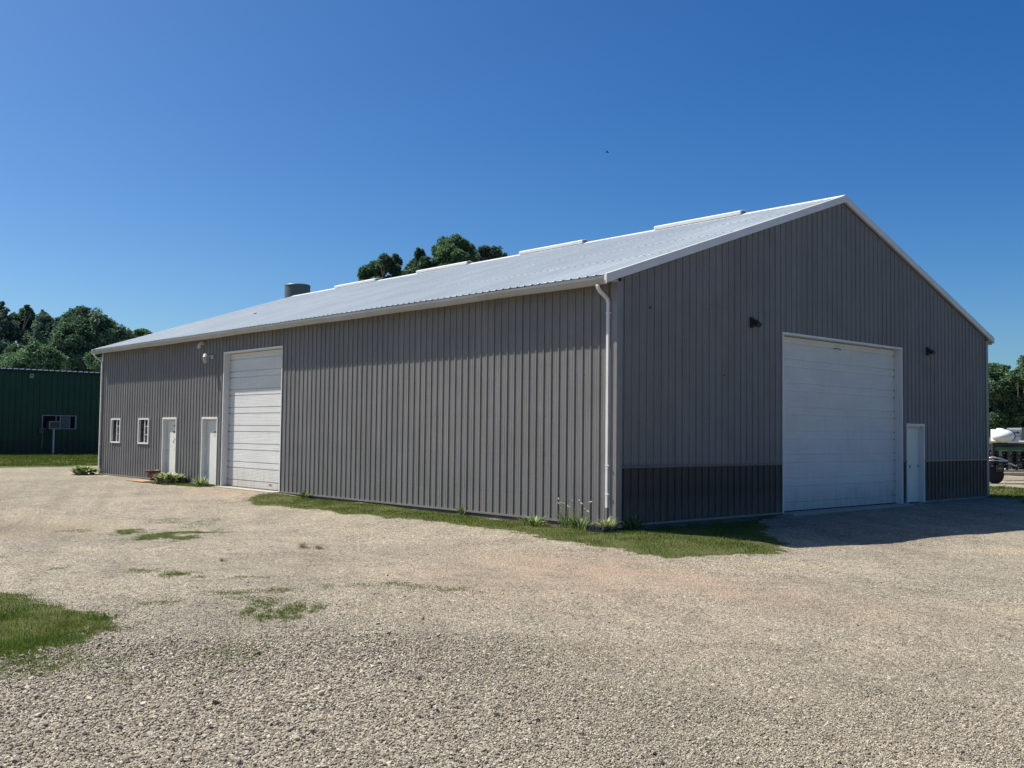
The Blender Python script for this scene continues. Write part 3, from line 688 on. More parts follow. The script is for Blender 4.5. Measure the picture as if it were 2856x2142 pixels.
# walk-in doors
M_plate = paint('grey_plate', (.20,.20,.20), .5); M_plate2 = paint('dark_plate', (.03,.03,.035), .5)
M_brass = paint('metal_knob', (.7,.68,.62), .25, .9)
def walk_door(o4, T, label, knob_side, dep=.115, plates=(), scuffs=False, knob=True):
    s0, s1, z0, z1 = o4
    door_case(s0, s1, z1, dep, T, B, .07, 'door_frame')
    m = MB(); a, b = s0+.075, s1-.075
    P = [T(a, .0, -dep-.03), T(b, .0, -dep-.03), T(b, z1-.09, -dep-.03), T(a, z1-.09, -dep-.03)]
    Q = [T(a, .0, -dep+.0), T(b, .0, -dep+.0), T(b, z1-.09, -dep+.0), T(a, z1-.09, -dep+.0)]
    m.sweep([P, Q], None); d = m.build('door', M_door, B); d['label'] = label
    m = MB()
    for (q0, q1, zz0, zz1) in ((s0+.025, a-.008, -.02, z1-.03), (b+.008, s1-.025, -.02, z1-.03), (a-.008, b+.008, z1-.082, z1-.03)):
        P = [T(q0, zz0, -dep-.035), T(q1, zz0, -dep-.035), T(q1, zz1, -dep-.035), T(q0, zz1, -dep-.035)]
        Q = [T(q0, zz0, -dep+.02), T(q1, zz0, -dep+.02), T(q1, zz1, -dep+.02), T(q0, zz1, -dep+.02)]; m.sweep([P, Q], None)
    m.build('door_stop', M_white_d, d)
    ks = a+.07 if knob_side < 0 else b-.07
    if knob:
        m = MB(); c0 = Vector(T(ks, .95, -dep)); nn = (Vector(T(ks, .95, 0))-c0).normalized()
        m.lathe([(.034, 0), (.034, .006), (.012, .010), (.012, .035), (.026, .045), (.030, .060), (.022, .075), (.004, .080)], c0, 14, nn); m.build('knob', M_brass, d, True)
    for (u, zc, w, h, mt) in plates:
        m = MB(); P = [T(u-w/2, zc-h/2, -dep+.001), T(u+w/2, zc-h/2, -dep+.001), T(u+w/2, zc+h/2, -dep+.001), T(u-w/2, zc+h/2, -dep+.001)]
        Q = [T(u-w/2, zc-h/2, -dep+.007), T(u+w/2, zc-h/2, -dep+.007), T(u+w/2, zc+h/2, -dep+.007), T(u-w/2, zc+h/2, -dep+.007)]
        m.sweep([P, Q], None); m.build('name_plate', mt, d)
    if scuffs:
        m = MB()
        for pts in ([(.0, 1.41), (.055, 1.37), (.09, 1.32)], [(-.03, 1.34), (-.035, 1.28), (-.01, 1.22)], [(.11, 1.12), (.09, 1.05), (.07, 1.0)], [(.03, 1.39), (.0, 1.36)]):
            pp = [Vector(T((a+b)/2+.10+p[0], p[1], -dep+.003)) for p in pts]
            m.tube(pp, [.004]+[.014]*(len(pp)-2)+[.005], 6)
        m.each('scuff_mark', M_plate2, d)
    return d
walk_door(D1, Tl, 'white walk-in door with black scuffs and a dark name plate', -1, plates=((-19.70, 1.80, .16, .05, M_plate), (-19.70, 1.60, .20, .045, M_plate2)), scuffs=True)
walk_door(D2, Tl, 'plain white walk-in door next to the tall door', -1, plates=((-16.72, 1.62, .18, .05, M_plate), (-16.72, 1.53, .18, .05, paint('faded_plate', (.5,.5,.46), .5))), knob=False)
gd = walk_door(GP, Tg, 'white walk-in door beside the wide gable door, with a dark smudge', 1, dep=.10)
m = MB(); m.lathe([(.0001, 0), (.05, .0), (.05, .003), (.0001, .003)], (-.10, 11.62, .93), 12, (1, 0, 0)); m.build('smudge', M_plate, gd)
# windows
def window(o4):
    s0, s1, z0, z1 = o4; root = empty('window', (0, 0, 0)); root.parent = B
    m = MB(); T = Tl
    def bx(sa, sb, za, zb, da, db, m=m): m.box((sa, -db, za), (sb, -da, zb))
    bx(s0-.012, s0+.038, z0-.012, z1+.012, -.06, .045); bx(s1-.038, s1+.012, z0-.012, z1+.012, -.06, .045)
    bx(s0+.038, s1-.038, z1-.038, z1+.012, -.06, .043); bx(s0+.038, s1-.038, z0-.012, z0+.04, -.06, .046)
    m.build('window_frame', M_white_d, root)
    m = MB(); mid_ = (s0+s1)/2
    bx(mid_-.018, mid_+.018, z0+.04, z1-.038, -.045, .0, m)
    for q in (.36, .69):
        zz = z0+(z1-z0)*q; bx(mid_+.018, s1-.038, zz-.008, zz+.008, -.034, -.012, m)
    for q in (.75,):
        sx_ = s0+(s1-s0)*q; zs = [z0+.05, z0+(z1-z0)*.36-.008, z0+(z1-z0)*.36+.008, z0+(z1-z0)*.69-.008, z0+(z1-z0)*.69+.008, z1-.045]
        if q > .5:
            for a, b in zip(zs[::2], zs[1::2]): bx(sx_-.007, sx_+.007, a, b, -.033, -.013, m)
    m.build('window_grid', M_white_d, root)
    m = MB(); m.box((s0+.038, .036, z0+.04), (s1-.038, .042, z1-.038)); m.build('window_pane', M_glass, root)
    return root
w = window(W1); m = MB(); m.box((-24.42, .09, 1.36), (-24.15, .10, 1.52)); m.build('paper_notice', M_white, w)
w = window(W2); m = MB(); m.box((-21.78, .10, 1.74), (-21.60, .11, 1.92)); m.build('paper_notice', M_white, w)
m = MB(); m.box((-26.0, 2.2, 0), (-20.6, 2.3, 2.9)); m.box((-20.7, .3, 0), (-20.6, 2.2, 2.9)); m.box((-26, .3, 2.6), (-20.7, 2.2, 2.7)); m.each('inner_partition', paint('inner_wall', (.10,.09,.08), .8), B)
# vent elbow under the eave
m = MB(); m.tube([(-17.37, .01, 4.40), (-17.37, -.10, 4.40), (-17.37, -.155, 4.375), (-17.37, -.18, 4.32), (-17.37, -.18, 4.24)], .05, 14); m.lathe([(.056, 0), (.056, .03)], (-17.37, -.18, 4.235), 14); m.build('vent_pipe', M_white, B, True)
# spots on the gable
m = MB()
for yy, zz, rr_ in ((3.34, 2.95, .022), (.95, 4.15, .025), (5.0, 2.3, .01)): m.lathe([(.0001, 0), (rr_, 0), (rr_, .012), (.0001, .012)], (.0, yy, zz), 10, (1, 0, 0))
m.each('bolt', M_black, B)
m = MB(); m.box((-19.85, 2.95, H+.14+SL*3.0), (-19.70, 3.0, H+.165+SL*3.05)); m.build('roof_patch', M_black, B)

# ------------------------------------------------------------------ lamps on the walls
lamp = empty('yard_lamp', (-16.74, -.02, 3.94), 0, label='pale grey yard lamp with ribbed glass on an arm under the eave', cat='lamp')
m = MB(); m.box((-.05, -.03, -.05), (.05, .02, .05)); m.tube([(0, -.02, .0), (0, -.10, .02), (0, -.20, .03)], .020, 10); m.build('arm', M_white, lamp, False)
m = MB(); m.lathe([(.001, .085), (.045, .085), (.062, .07), (.070, .01), (.088, -.005), (.092, -.02), (.080, -.022), (.001, -.022)], (0, -.24, .0), 20); m.build('lamp_housing', M_white, lamp, True)
m = MB(); m.lathe([(.074, -.023), (.072, -.06), (.064, -.14), (.050, -.19), (.03, -.205), (.001, -.208)], (0, -.24, .0), 20); m.build('lamp_lens', paint('lamp_glass', (.42,.42,.36), .2, var=.1, scale=30), lamp, True)
def floodlight(y, z, label, tilt):
    e = empty('floodlight', (.02, y, z), 0, label=label, cat='lamp', group='black floodlights on the gable')
    m = MB(); m.box((-.03, -.07, -.14), (.05, .07, .14)); m.build('mount_box', M_black, e, bevel=.01)
    m = MB(); T_ = Matrix.Translation((.15, .03, -.02)) @ Matrix.Rotation(tilt, 4, 'Y')
    m.box((-.10, -.11, -.06), (.11, .11, .06), T_); m.build('housing', M_black, e, bevel=.015)
    m = MB(); m.box((-.09, -.095, -.068), (.095, .095, -.0605), T_); m.build('lens', paint('lamp_lens_dark', (.08,.08,.08), .15), e)
    m = MB(); m.tube([(.03, -.09, .10), (.10, -.11, .08), (.15, -.115, 0)], .012, 6); m.build('bracket', M_black, e); e.scale = (.72, .72, .8); return e
floodlight(4.30, 4.13, 'black floodlight left of the wide gable door', R(38)); floodlight(12.42, 4.02, 'black floodlight right of the wide gable door, above the small door', R(24))

# ------------------------------------------------------------------ pot, slab, splash block
pot = empty('flower_pot', (-20.30, -.33, hz(-20.3, -.33)), 0, label='brown plastic flower pot on a small foot beside the scuffed door', cat='flower pot')
M_pot = paint('brown_plastic', (.115,.048,.032), .5, var=.1)
m = MB(); m.lathe([(.10, .0), (.12, .02), (.07, .05), (.06, .10), (.10, .13)], (0, 0, 0), 20); m.build('pot_foot', M_pot, pot, True)
m = MB(); m.lathe([(.13, .11), (.19, .15), (.235, .32), (.215, .32), (.18, .17), (.001, .16)], (0, 0, 0), 28); m.build('pot_body', M_pot, pot, True)
m = MB(); m.lathe([(.228, .31), (.252, .315), (.258, .352), (.248, .36), (.232, .352), (.220, .322)], (0, 0, 0), 28); m.build('pot_rim', M_pot, pot, True)
m = MB(); m.lathe([(.001, .30), (.21, .30)], (0, 0, 0), 24); m.build('potting_soil', M_wood, pot)
sl_ = MB(); sl_.box((-.62, -.22, .0), (.62, .22, .035)); s_ = sl_.build('stone_slab', paint('orange_slab', (.36,.22,.12), .85, var=.2, scale=8), None, bevel=.008)
s_.location = (-20.15, -.80, hz(-20, -.8)+.0); s_.rotation_euler = (0, 0, R(4)); tag(s_, 'flat orange-brown slab lying on the gravel below the brown pot', 'slab')
sb = empty('splash_block', (-.12, -.32, hz(-.1, -.3)), R(8), label='dark slatted splash block under the near downspout', cat='splash block')
m = MB(); m.box((-.20, -.14, 0), (.20, .16, .05)); m.build('block_base', M_black, sb)
m = MB(); m.box((-.21, -.15, .05), (-.17, .16, .11)); m.box((.17, -.15, .05), (.21, .16, .11)); m.box((-.17, .12, .05), (.17, .16, .11))
for q in (-.1, -.03, .04, .1): m.box((q-.008, -.15, .05), (q+.008, .12, .085))
m.build('block_rim', M_trimd, sb)

# ------------------------------------------------------------------ leafy plants
M_hosta = leafmat('hosta_leaf', [(0, (.05,.10,.03)), (.28, (.14,.20,.07)), (.5, (.40,.42,.24)), (1, (.66,.64,.44))], .25)
M_weed = leafmat('weed_leaf', [(0, (.03,.07,.015)), (.5, (.08,.14,.03)), (.85, (.2,.25,.08)), (1, (.4,.42,.22))], .3)
M_seed = leafmat('seed_head', [(0, (.35,.32,.2)), (1, (.6,.57,.42))], .2)
def leaf_strips(n, lmin, lmax, wmax, spread, up, seed, shape=1.0, rad=.05):
    r = np.random.default_rng(seed); V = []; Lp = []; Sz = []; A = []
    for i in range(n):
        a = r.uniform(0, 6.283); l = r.uniform(lmin, lmax); el_ = np.clip(r.normal(up, .25), .1, 1.45); w = wmax*r.uniform(.6, 1)
        b = np.array([math.cos(a), math.sin(a), 0]); sd = np.array([-math.sin(a), math.cos(a), 0]); p0 = b*r.uniform(0, rad)
        k = len(V); seg = 5; c = r.random(); p = p0.copy(); e = el_
        for j in range(seg+1):
            t = j/seg; ww = w*math.sin(math.pi*min(.97, max(.06, t**shape)))*.5
            for q in (-1, 1): V.append(p+sd*q*ww+np.array([0, 0, abs(ww)*.35])); A.append(np.clip(c+r.normal(0, .08), 0, 1))
            p = p+(b*math.cos(e)+np.array([0, 0, 1])*math.sin(e))*l/seg; e -= spread/seg
        for j in range(seg): q = k+2*j; Lp += [q, q+1, q+3, q+2]; Sz.append(4)
    return np.array(V), Lp, Sz, A
def plant(name, loc, label, cat, n, lmin, lmax, w, spread, up, seed, mat, shape=1.0, rad=.05, sx=1, group=None, seeds=0, rz=0):
    e = empty(name, loc, rz, label=label, cat=cat, group=group)
    V, Lp, Sz, A = leaf_strips(n, lmin, lmax, w, spread, up, seed, shape, rad); V[:, 0] *= sx; V[:, 2] = np.maximum(V[:, 2], .0)
    mesh_np('leaves', V, Lp, Sz, mat, e, True, {'rnd': A})
    if seeds:
        r = random.Random(seed); m = MB(); s2 = MB()
        for i in range(seeds):
            a = r.uniform(0, 6.28); q = r.uniform(.02, .12); h = r.uniform(.30, .55)
            p = Vector((math.cos(a)*q*2.5*sx, math.sin(a)*q, h)); m.tube([(p.x*.3, p.y*.3, 0), (p.x*.7, p.y*.7, h*.6), p], [.004, .003, .002], 5)
            s2.tube([p, p+Vector((r.uniform(-.04, .04), r.uniform(-.03, .03), .02)), p+Vector((r.uniform(-.07, .07), 0, .0))], [.004, .011, .003], 6)
        m.each('stem', M_weedm, e); s2.each('seed_head', M_seedm, e)
    return e
M_weedm = paint('weed_stem', (.16,.2,.07), .7); M_seedm = paint('seed', (.55,.52,.38), .7)
def gp(x, y): return (x, y, hz(x, y))
plant('hosta_plant', gp(-25.75, -.65), 'variegated hosta clump at the far left corner of the grey shed', 'plant', 420, .22, .46, .12, 1.2, 1.15, 21, M_hosta, .8, .34, 1.1)
plant('hosta_plant', gp(-18.60, -.50), 'large variegated hosta clump between the brown pot and the plain door', 'plant', 560, .22, .44, .11, 1.1, 1.25, 22, M_hosta, .8, .32, 1.15)
plant('iris_plant', gp(-16.6, -.35), 'small clump of upright striped leaves at the plain white door', 'plant', 70, .20, .42, .045, .8, 1.15, 23, M_hosta, .7, .14)
plant('shrub_weed', gp(-.02, -.20), 'pale bushy weed growing at the foot of the near downspout', 'weed', 380, .08, .32, .024, .9, 1.3, 24, M_hosta, .8, .10)
plant('tall_weed', gp(-1.05, -.22), 'tall grassy weed with pale seed heads against the long wall', 'weed', 80, .12, .42, .012, .8, 1.35, 25, M_weed, .6, .12, 1.6, seeds=16)
plant('broadleaf_weed', gp(-.62, -.28), 'broad-leaved weed with yellowish leaves near the building corner', 'weed', 45, .12, .38, .03, 1.0, 1.25, 26, M_weed, .7, .14, 1.6, seeds=4)
plant('tall_weed', gp(.16, .35), 'dark grassy weed in the shade just round the near corner', 'weed', 90, .2, .42, .02, 1.0, 1.2, 27, M_weed, .6, .18, 1.0)
plant('tall_weed', gp(-4.35, -.14), 'single thin weed against the middle of the long wall', 'weed', 26, .12, .34, .025, 1.0, 1.25, 28, M_weed, .6, .06)
plant('tall_weed', gp(-10.85, -.18), 'short weed against the wall right of the tall white door', 'weed', 34, .12, .30, .03, 1.0, 1.2, 29, M_weed, .6, .10, 1.5)
plant('broadleaf_weed', gp(-1.7, -.45), 'low broad-leaved weed in the grass strip before the seed heads', 'weed', 46, .10, .30, .045, 1.2, 1.1, 30, M_weed, .7, .18, 1.6)
M_dry = leafmat('dry_tuft', [(0, (.10,.09,.05)), (1, (.26,.23,.15))], .2)
plant('grass_tuft', gp(-2.42, -5.14), 'dry grass tuft alone in the gravel, left one of the close pair', 'weed', 90, .06, .19, .006, 1.0, 1.0, 31, M_dry, .6, .07)
plant('grass_tuft', gp(-2.12, -5.02), 'dry grass tuft alone in the gravel, right one of the close pair', 'weed', 80, .06, .17, .006, 1.0, .9, 32, M_dry, .6, .08)
plant('grass_tuft', gp(-1.6, -7.0), 'small grey-green tuft in the gravel left of the close pair', 'weed', 50, .05, .12, .006, 1.0, 1.0, 33, M_dry, .6, .05)
bs = MB(); bmx = random.Random(4)
st_o = bpy.data.objects.new('stone', rock_col.objects[3].data); col.objects.link(st_o); st_o.location = (4.40, -10.62, hz(4.4, -10.6)+.012); st_o.scale = (.085, .05, .045)
wm = paint('white_stone', (.75,.74,.70), .7); st_o.data = st_o.data.copy(); st_o.data.materials.clear(); st_o.data.materials.append(wm)
tag(st_o, 'bright white stone lying among the grey gravel at the left', 'stone')

# ------------------------------------------------------------------ green building
GX = -45.3
GB = empty('green_building', (GX, 0, .2), 0, label='dark green steel building with one window at the left', cat='building')
def greenmat():
    t = NT('green_siding'); t.set(.45, 0, .35); co = t.coords(); sp = t.n('ShaderNodeSeparateXYZ'); t.l(co, sp.inputs[0])
    n1 = t.noise(1.5, 5, .6, co); o = t.ramp(n1.outputs[0], [(.3, (.006,.050,.030)), (.7, (.009,.072,.042))])
    lo = t.math('LESS_THAN', sp.outputs[2], .8); o = t.mix(t.math('MULTIPLY', lo, .5), o, (.010,.035,.034)); t.l(o, t.b.inputs['Base Color']); return t.m
M_green = greenmat()
GY0, GY1 = -14.0, 26.0; GW = (3.80, 5.62, 1.42, 2.18)
ribbed_wall('wall', M_green, GB, GY0, GY1, -.1, lambda s: 4.62, lambda s, z, d: (d, s, z), [GW], pitch=.305, h=.03, minor=False, seed=9)
m = MB(); m.box((-14, GY0, -.1), (-.02, GY0+.05, 4.6)); m.box((-14, GY1-.05, -.1), (-.02, GY1, 4.6)); m.box((-14, GY0, -.1), (-13.9, GY1, 4.6)); m.build('rear_wall', M_green, GB)
m = MB(); m.box((.0, GY0, .775), (.05, GY1, .815)); m.build('wainscot_rail', paint('green_trim', (.008,.03,.022), .4), GB)
m = MB(); m.poly([(.25, GY0-.2, 4.60), (.25, GY1+.2, 4.60), (-7, GY1+.2, 4.75), (-7, GY0-.2, 4.75)]); m.poly([(-14.2, GY1+.2, 4.6), (-14.2, GY0-.2, 4.6), (-7, GY0-.2, 4.75), (-7, GY1+.2, 4.75)])
m.build('roof', M_roof, GB)
m = MB(); n = int((GY1-GY0)/.305)
for i in range(n):
    y = GY0+i*.305; m.poly([(.30, y+.035, 4.585), (.30, y+.27, 4.600), (.27, y+.27, 4.648), (.27, y+.035, 4.633)]); 
    m.poly([(.24, y+.27, 4.648), (.24, y+.035, 4.633), (.27, y+.035, 4.633), (.27, y+.27, 4.648)])
m.build('eave_edge', paint('eave_sunlit_white', (.85,.85,.82), .5), GB)  # white dashes paint the sunlit look of rib bays onto the eave
m = MB(); m.box((.03, GY0, 4.52), (.245, GY1, 4.575)); m.build('eave_trim', M_dark, GB)
# window with a board and frame
wroot = empty('window'); wroot.parent = GB
M_wgrey = paint('window_alu', (.30,.33,.35), .45)
m = MB(); y0, y1, z0, z1 = GW
for a in ((-.05, y0, z0, .06, y0+.05, z1), (-.05, y1-.06, z0, .06, y1, z1), (-.05, y0+.05, z1-.04, .06, y1-.06, z1), (-.05, y0+.05, z0, .06, y1-.06, z0+.04), (-.04, y0+.72, z0+.04, .03, y0+.76, z1-.04), (-.04, y0+.94, z0+.04, .04, y0+.98, z1-.04), (-.04, y1-.36, z0+.04, .02, y1-.33, z1-.04)):
    m.box(a[:3], a[3:])
m.build('window_frame', M_wgrey, wroot)
m = MB(); m.box((-.03, y0+.98, z0+.04), (-.005, y1-.36, z1-.04)); m.build('window_board', paint('window_board', (.11,.12,.14), .6, var=.2, scale=12), wroot)
m = MB(); m.box((-.045, y0+.05, z0+.04), (-.035, y0+.94, z1-.04)); m.box((-.045, y1-.33, z0+.04), (-.035, y1-.06, z1-.04)); m.each('window_pane', paint('dark_glass', (.01,.012,.016), .5, spec=.1), wroot)
m = MB(); m.box((-.6, y0, z0), (-.5, y1, z1)); m.build('window_back', M_dark, wroot)
ac = empty('air_conditioner', (GX+.05, 4.33, 1.60), 0, label='boxy window air conditioner on a white post at the green building', cat='air conditioner')
M_ac = paint('ac_grey', (.26,.29,.31), .5); 
m = MB(); m.box((.0, -.30, .02), (.48, .28, .44)); m.build('ac_body', paint('ac_dark', (.06,.07,.08), .5), ac, bevel=.01)
m = MB(); m.box((.46, -.31, .40), (.50, .29, .45)); m.box((.46, -.31, .01), (.50, .29, .065)); m.box((.46, -.31, .065), (.50, -.26, .40)); m.box((.46, .235, .065), (.50, .29, .40)); m.build('ac_frame', M_ac, ac)
m = MB()
for q in range(7): m.box((.482, -.25, .09+q*.045), (.490, .23, .102+q*.045))
m.build('ac_grille', M_trimd, ac)
m = MB(); m.box((.34, -.06, -1.40), (.42, .02, .01)); m.build('support_post', paint('post_white', (.55,.57,.58), .6), ac)
mb = empty('meter_box', (GX+.04, 3.77, 1.37), 0, label='small grey electric meter box with a thin conduit, left of the window', cat='meter box')
m = MB(); m.box((0, -.12, -.0), (.14, .12, .27)); m.build('box_body', paint('meter_grey', (.07,.085,.085), .5), mb, bevel=.01)
m = MB(); m.tube([(.07, .05, 0), (.07, .05, -.78)], .018, 8); m.build('conduit', M_ac, mb)
sg = MB(); sg.box((0, -.11, -.11), (.02, .11, .11)); s2 = sg.build('wall_sign', paint('sign_grey', (.33,.36,.35), .5), None); s2.location = (GX+.045, 3.2, 4.48); tag(s2, 'small square grey sign high on the dark green wall', 'sign')
m = MB(); m.box((.02, -.07, -.02), (.023, .05, .04)); k_ = m.build('sign_mark', M_black, s2)

# ------------------------------------------------------------------ tank behind the shed
c0 = at(830, 797, 54); r_ = 35/FPX*54
tk = empty('storage_tank', (c0[0], c0[1], 0), 0, label='grey-green cylindrical tank top rising behind the shed roof', cat='tank')
zt = c0[2]
M_tank = paint('tank_paint', (.075,.115,.125), .5, var=.08, scale=2)
m = MB(); m.lathe([(r_, 0), (r_, zt), (r_-.03, zt+.04), (.001, zt+.10)], (0, 0, 0), 48); m.build('tank_shell', M_tank, tk, False)
m = MB()
for q in (zt-1.15, zt-.04): m.lathe([(r_+.001, q-.02), (r_+.012, q-.02), (r_+.012, q+.02), (r_+.001, q+.02)], (0, 0, 0), 48)
m.each('tank_band', M_tank, tk)

# ------------------------------------------------------------------ trees
def leafset(name, ramp, tr=.38): return leafmat(name, [(p, (c[0]*1.45, c[1]*1.40, c[2]*2.3)) for p, c in ramp], tr, .55)  # raised blue puts distance haze into the leaf colours
M_leafA = leafset('leaf_dark', [(0, (.020,.042,.020)), (.4, (.045,.085,.036)), (.8, (.085,.140,.055)), (1, (.15,.21,.10))])
M_leafB = leafset('leaf_mid', [(0, (.024,.054,.018)), (.4, (.055,.105,.034)), (.8, (.10,.165,.055)), (1, (.13,.19,.06))])
M_leafC = leafset('leaf_blue', [(0, (.022,.046,.026)), (.4, (.046,.086,.044)), (.8, (.085,.135,.070)), (1, (.12,.17,.08))])
M_bark = paint('bark', (.16,.14,.11), .9, var=.3, scale=6); M_barkp = paint('pale_bark', (.30,.27,.22), .9, var=.25, scale=6)
def tree(label, blobs, depth, n, leaf, mat, bark=None, group='trees behind the buildings', seed=0, trunkpx=None, name='tree', dj=1.2, zbase=.1, aspect=1.5):
    r = np.random.default_rng(seed+100); C_ = []; Rd = []
    for (px, py, rx, ry) in blobs:
        dd = depth+r.uniform(-dj, dj); C_.append(at(px, py, dd)); Rd.append((rx/FPX*dd, ry/FPX*dd))
    C_ = np.array(C_); Rd = np.array(Rd)*(.86 if group == CG else .95)
    tp = trunkpx if trunkpx else float(np.mean([b[0] for b in blobs]))
    bp = at(tp, 1190, depth); base = np.array([bp[0], bp[1], zbase])
    e = empty(name, tuple(base), 0, label=label, cat='tree', group=group)
    Cl = C_-base; top = Cl[:, 2].max()
    m = MB(); tr_ = max(.10, top*.02); low = Cl[np.argmin(Cl[:, 2])]; mid_ = Vector(Cl.mean(0))
    fork = Vector((mid_.x*.35, mid_.y*.35, min(mid_.z*.72, low[2])))
    m.tube([(0, 0, -.2), (fork.x*.3, fork.y*.3, fork.z*.45), fork], [tr_*1.25, tr_, tr_*.8], 9)
    for c, (ra, rb_) in zip(Cl, Rd):
        c = Vector(c); q = fork.lerp(c, .5)+Vector((r.normal(0, .2), r.normal(0, .2), .25)); m.tube([fork, q, c+Vector((0, 0, rb_*.4))], [tr_*.6, tr_*.35, tr_*.1], 6)
        for _ in range(3):
            t_ = c+Vector((r.normal(0, .6)*ra, r.normal(0, .6)*ra, r.normal(0, .5)*rb_)); m.tube([q, (q+t_)/2+Vector((0, 0, .1)), t_], [tr_*.25, tr_*.15, .01], 5)
    m.build('trunk', bark or M_bark, e)
    vol = Rd[:, 0]**2*Rd[:, 1]; share = vol**.8; share = share/share.sum()
    P = []; A = []; N = []
    for c, (ra, rb_), s_ in zip(Cl, Rd, share):
        k = int(n*2.0*s_); nc = max(14, int(30*(ra*ra*rb_)**.6)+12)
        u = r.normal(size=(nc, 3)); u /= np.linalg.norm(u, axis=1)[:, None]; rr_ = r.uniform(.45, 1.02, nc)**.6
        cc = u*rr_[:, None]*np.array([ra, ra, rb_])+c; cs_ = r.uniform(.30, .72, nc)*ra**.6; ca = r.random(nc)
        w = r.integers(0, nc, k); g_ = r.normal(size=(k, 3)); g_ /= np.linalg.norm(g_, axis=1)[:, None]; g_ *= (r.random(k)**.45)[:, None]
        P.append(cc[w]+g_*cs_[w][:, None]*np.array([1, 1, .8])); A.append(np.clip(ca[w]*.3+r.random(k)*.7, 0, 1))
    P = np.concatenate(P); A = np.concatenate(A); k = len(P)
    d1 = r.normal(size=(k, 3)); d1[:, 2] = d1[:, 2]*.7-.2; d1 /= np.linalg.norm(d1, axis=1)[:, None]
    d2 = np.cross(d1, r.normal(size=(k, 3))); d2 /= np.linalg.norm(d2, axis=1)[:, None]; sz = leaf*r.uniform(.6, 1.3, k)[:, None]
    sz = sz*.76
    V = np.stack([P-d1*sz*aspect/2, P+d2*sz*.42, P+d1*sz*aspect/2, P-d2*sz*.42], 1).reshape(-1, 3)
    mesh_np('crown', V, np.arange(4*k), np.full(k, 4), mat, e, False, {'rnd': np.repeat(A, 4)})
    return e
LG = 'trees behind the green building'; CG = 'trees behind the shed roof'; RG = 'trees beyond the right end'
tree('slender pointed tree at the left edge, tallest tip behind the green building', [(6,860,6,22),(14,885,14,24),(-4,905,30,30),(20,925,26,30),(0,985,35,50),(-30,940,40,60)], 70, 26000, .17, M_leafC, None, LG, 1)
tree('pointed tree second from the left edge, behind the green building', [(77,864,6,18),(76,888,18,24),(82,915,28,28),(92,950,34,34),(95,1000,44,40),(45,905,12,24),(37,885,6,16)], 71, 26000, .17, M_leafA, None, LG, 2)
tree('short pointed tree just left of the broad dome-shaped tree', [(121,878,6,13),(124,902,20,24),(140,935,34,34),(135,980,40,44),(160,905,18,18)], 69, 22000, .17, M_leafC, None, LG, 3)
tree('broad dome-shaped tree behind the green building and shed corner', [(205,895,30,28),(243,893,34,30),(285,912,34,32),(325,937,34,32),(230,950,58,50),(295,965,60,46),(262,1000,80,46),(362,950,18,18),(180,960,36,42)], 67, 52000, .16, M_leafA, None, LG, 4)
tree('tiny far tree peeping above the left end of the shed roof', [(386,936,13,12),(402,932,13,11),(416,938,10,9)], 92, 5000, .17, M_leafB, M_barkp, LG, 5)
tree('low bushy light green tree in front of the pointed trees', [(48,1000,36,34),(90,992,30,30),(130,1005,40,30),(60,1025,50,30)], 63, 22000, .15, M_leafB, None, LG, 6)
tree('small leafy tree between the green wall and the shed corner', [(272,1000,22,28),(285,1025,20,25)], 62, 7000, .14, M_leafB, None, LG, 7)
tree('twin-topped round tree, leftmost behind the shed roof', [(1030,775,30,34),(1055,750,24,28),(1074,728,15,18),(1103,730,14,22),(1098,765,24,34),(1040,810,40,30),(1085,810,35,30)], 66, 24000, .15, M_leafA, None, CG, 8)
tree('narrow-topped tree second from the left behind the shed roof', [(1170,708,11,18),(1162,735,20,22),(1148,758,20,20),(1190,732,20,20),(1205,755,26,26),(1165,785,40,30),(1132,768,10,14)], 66, 24000, .15, M_leafA, None, CG, 9, trunkpx=1170)
tree('largest round tree behind the shed roof', [(1240,690,26,22),(1278,684,26,22),(1300,705,24,24),(1225,700,18,18),(1262,722,44,34),(1310,735,20,24),(1250,770,50,40)], 67, 30000, .15, M_leafB, None, CG, 10)
tree('rightmost tree behind the shed roof', [(1350,703,16,17),(1374,708,20,19),(1400,720,12,17),(1335,722,16,18),(1370,740,40,28),(1360,780,45,35)], 71, 20000, .15, M_leafC, None, CG, 11)
tree('leafy tree with pale trunk just right of the shed', [(2758,1040,18,20),(2782,1034,16,20),(2805,1038,12,18),(2768,1075,34,32),(2800,1085,32,34),(2775,1125,40,40),(2735,1080,30,50),(2765,1170,45,40)], 58, 42000, .13, M_leafB, M_barkp, RG, 12, trunkpx=2812)
tree('low dark thicket filling the gaps under the trees at the left', [(x_, 1012, 40, 26) for x_ in range(-20, 420, 48)], 84, 30000, .2, M_leafA, None, LG, 15, trunkpx=180, name='thicket')
tree('dense dark bushes under the leafy trees at the right end', [(x_, 1175, 34, 42) for x_ in range(2740, 2900, 36)]+[(2800, 1110, 40, 50), (2850, 1105, 40, 50)], 66, 22000, .16, M_leafA, None, RG, 16, trunkpx=2800, name='thicket')
RT = tree('leafy tree at the right edge with twin pale stems', [(2836,1046,14,18),(2858,1042,22,22),(2880,1050,30,32),(2845,1085,28,32),(2870,1120,40,40),(2850,1165,45,40),(2820,1150,25,45)], 57, 40000, .13, M_leafB, M_barkp, RG, 13, trunkpx=2830)
tree('dark pine whose branch tips reach in at the right edge', [(2878,1012,24,5),(2880,1002,22,4),(2895,980,16,10),(2895,1040,34,14)], 50, 9000, .09, M_leafA, None, RG, 14, trunkpx=2905, name='pine_tree', aspect=3)
m = MB(); 
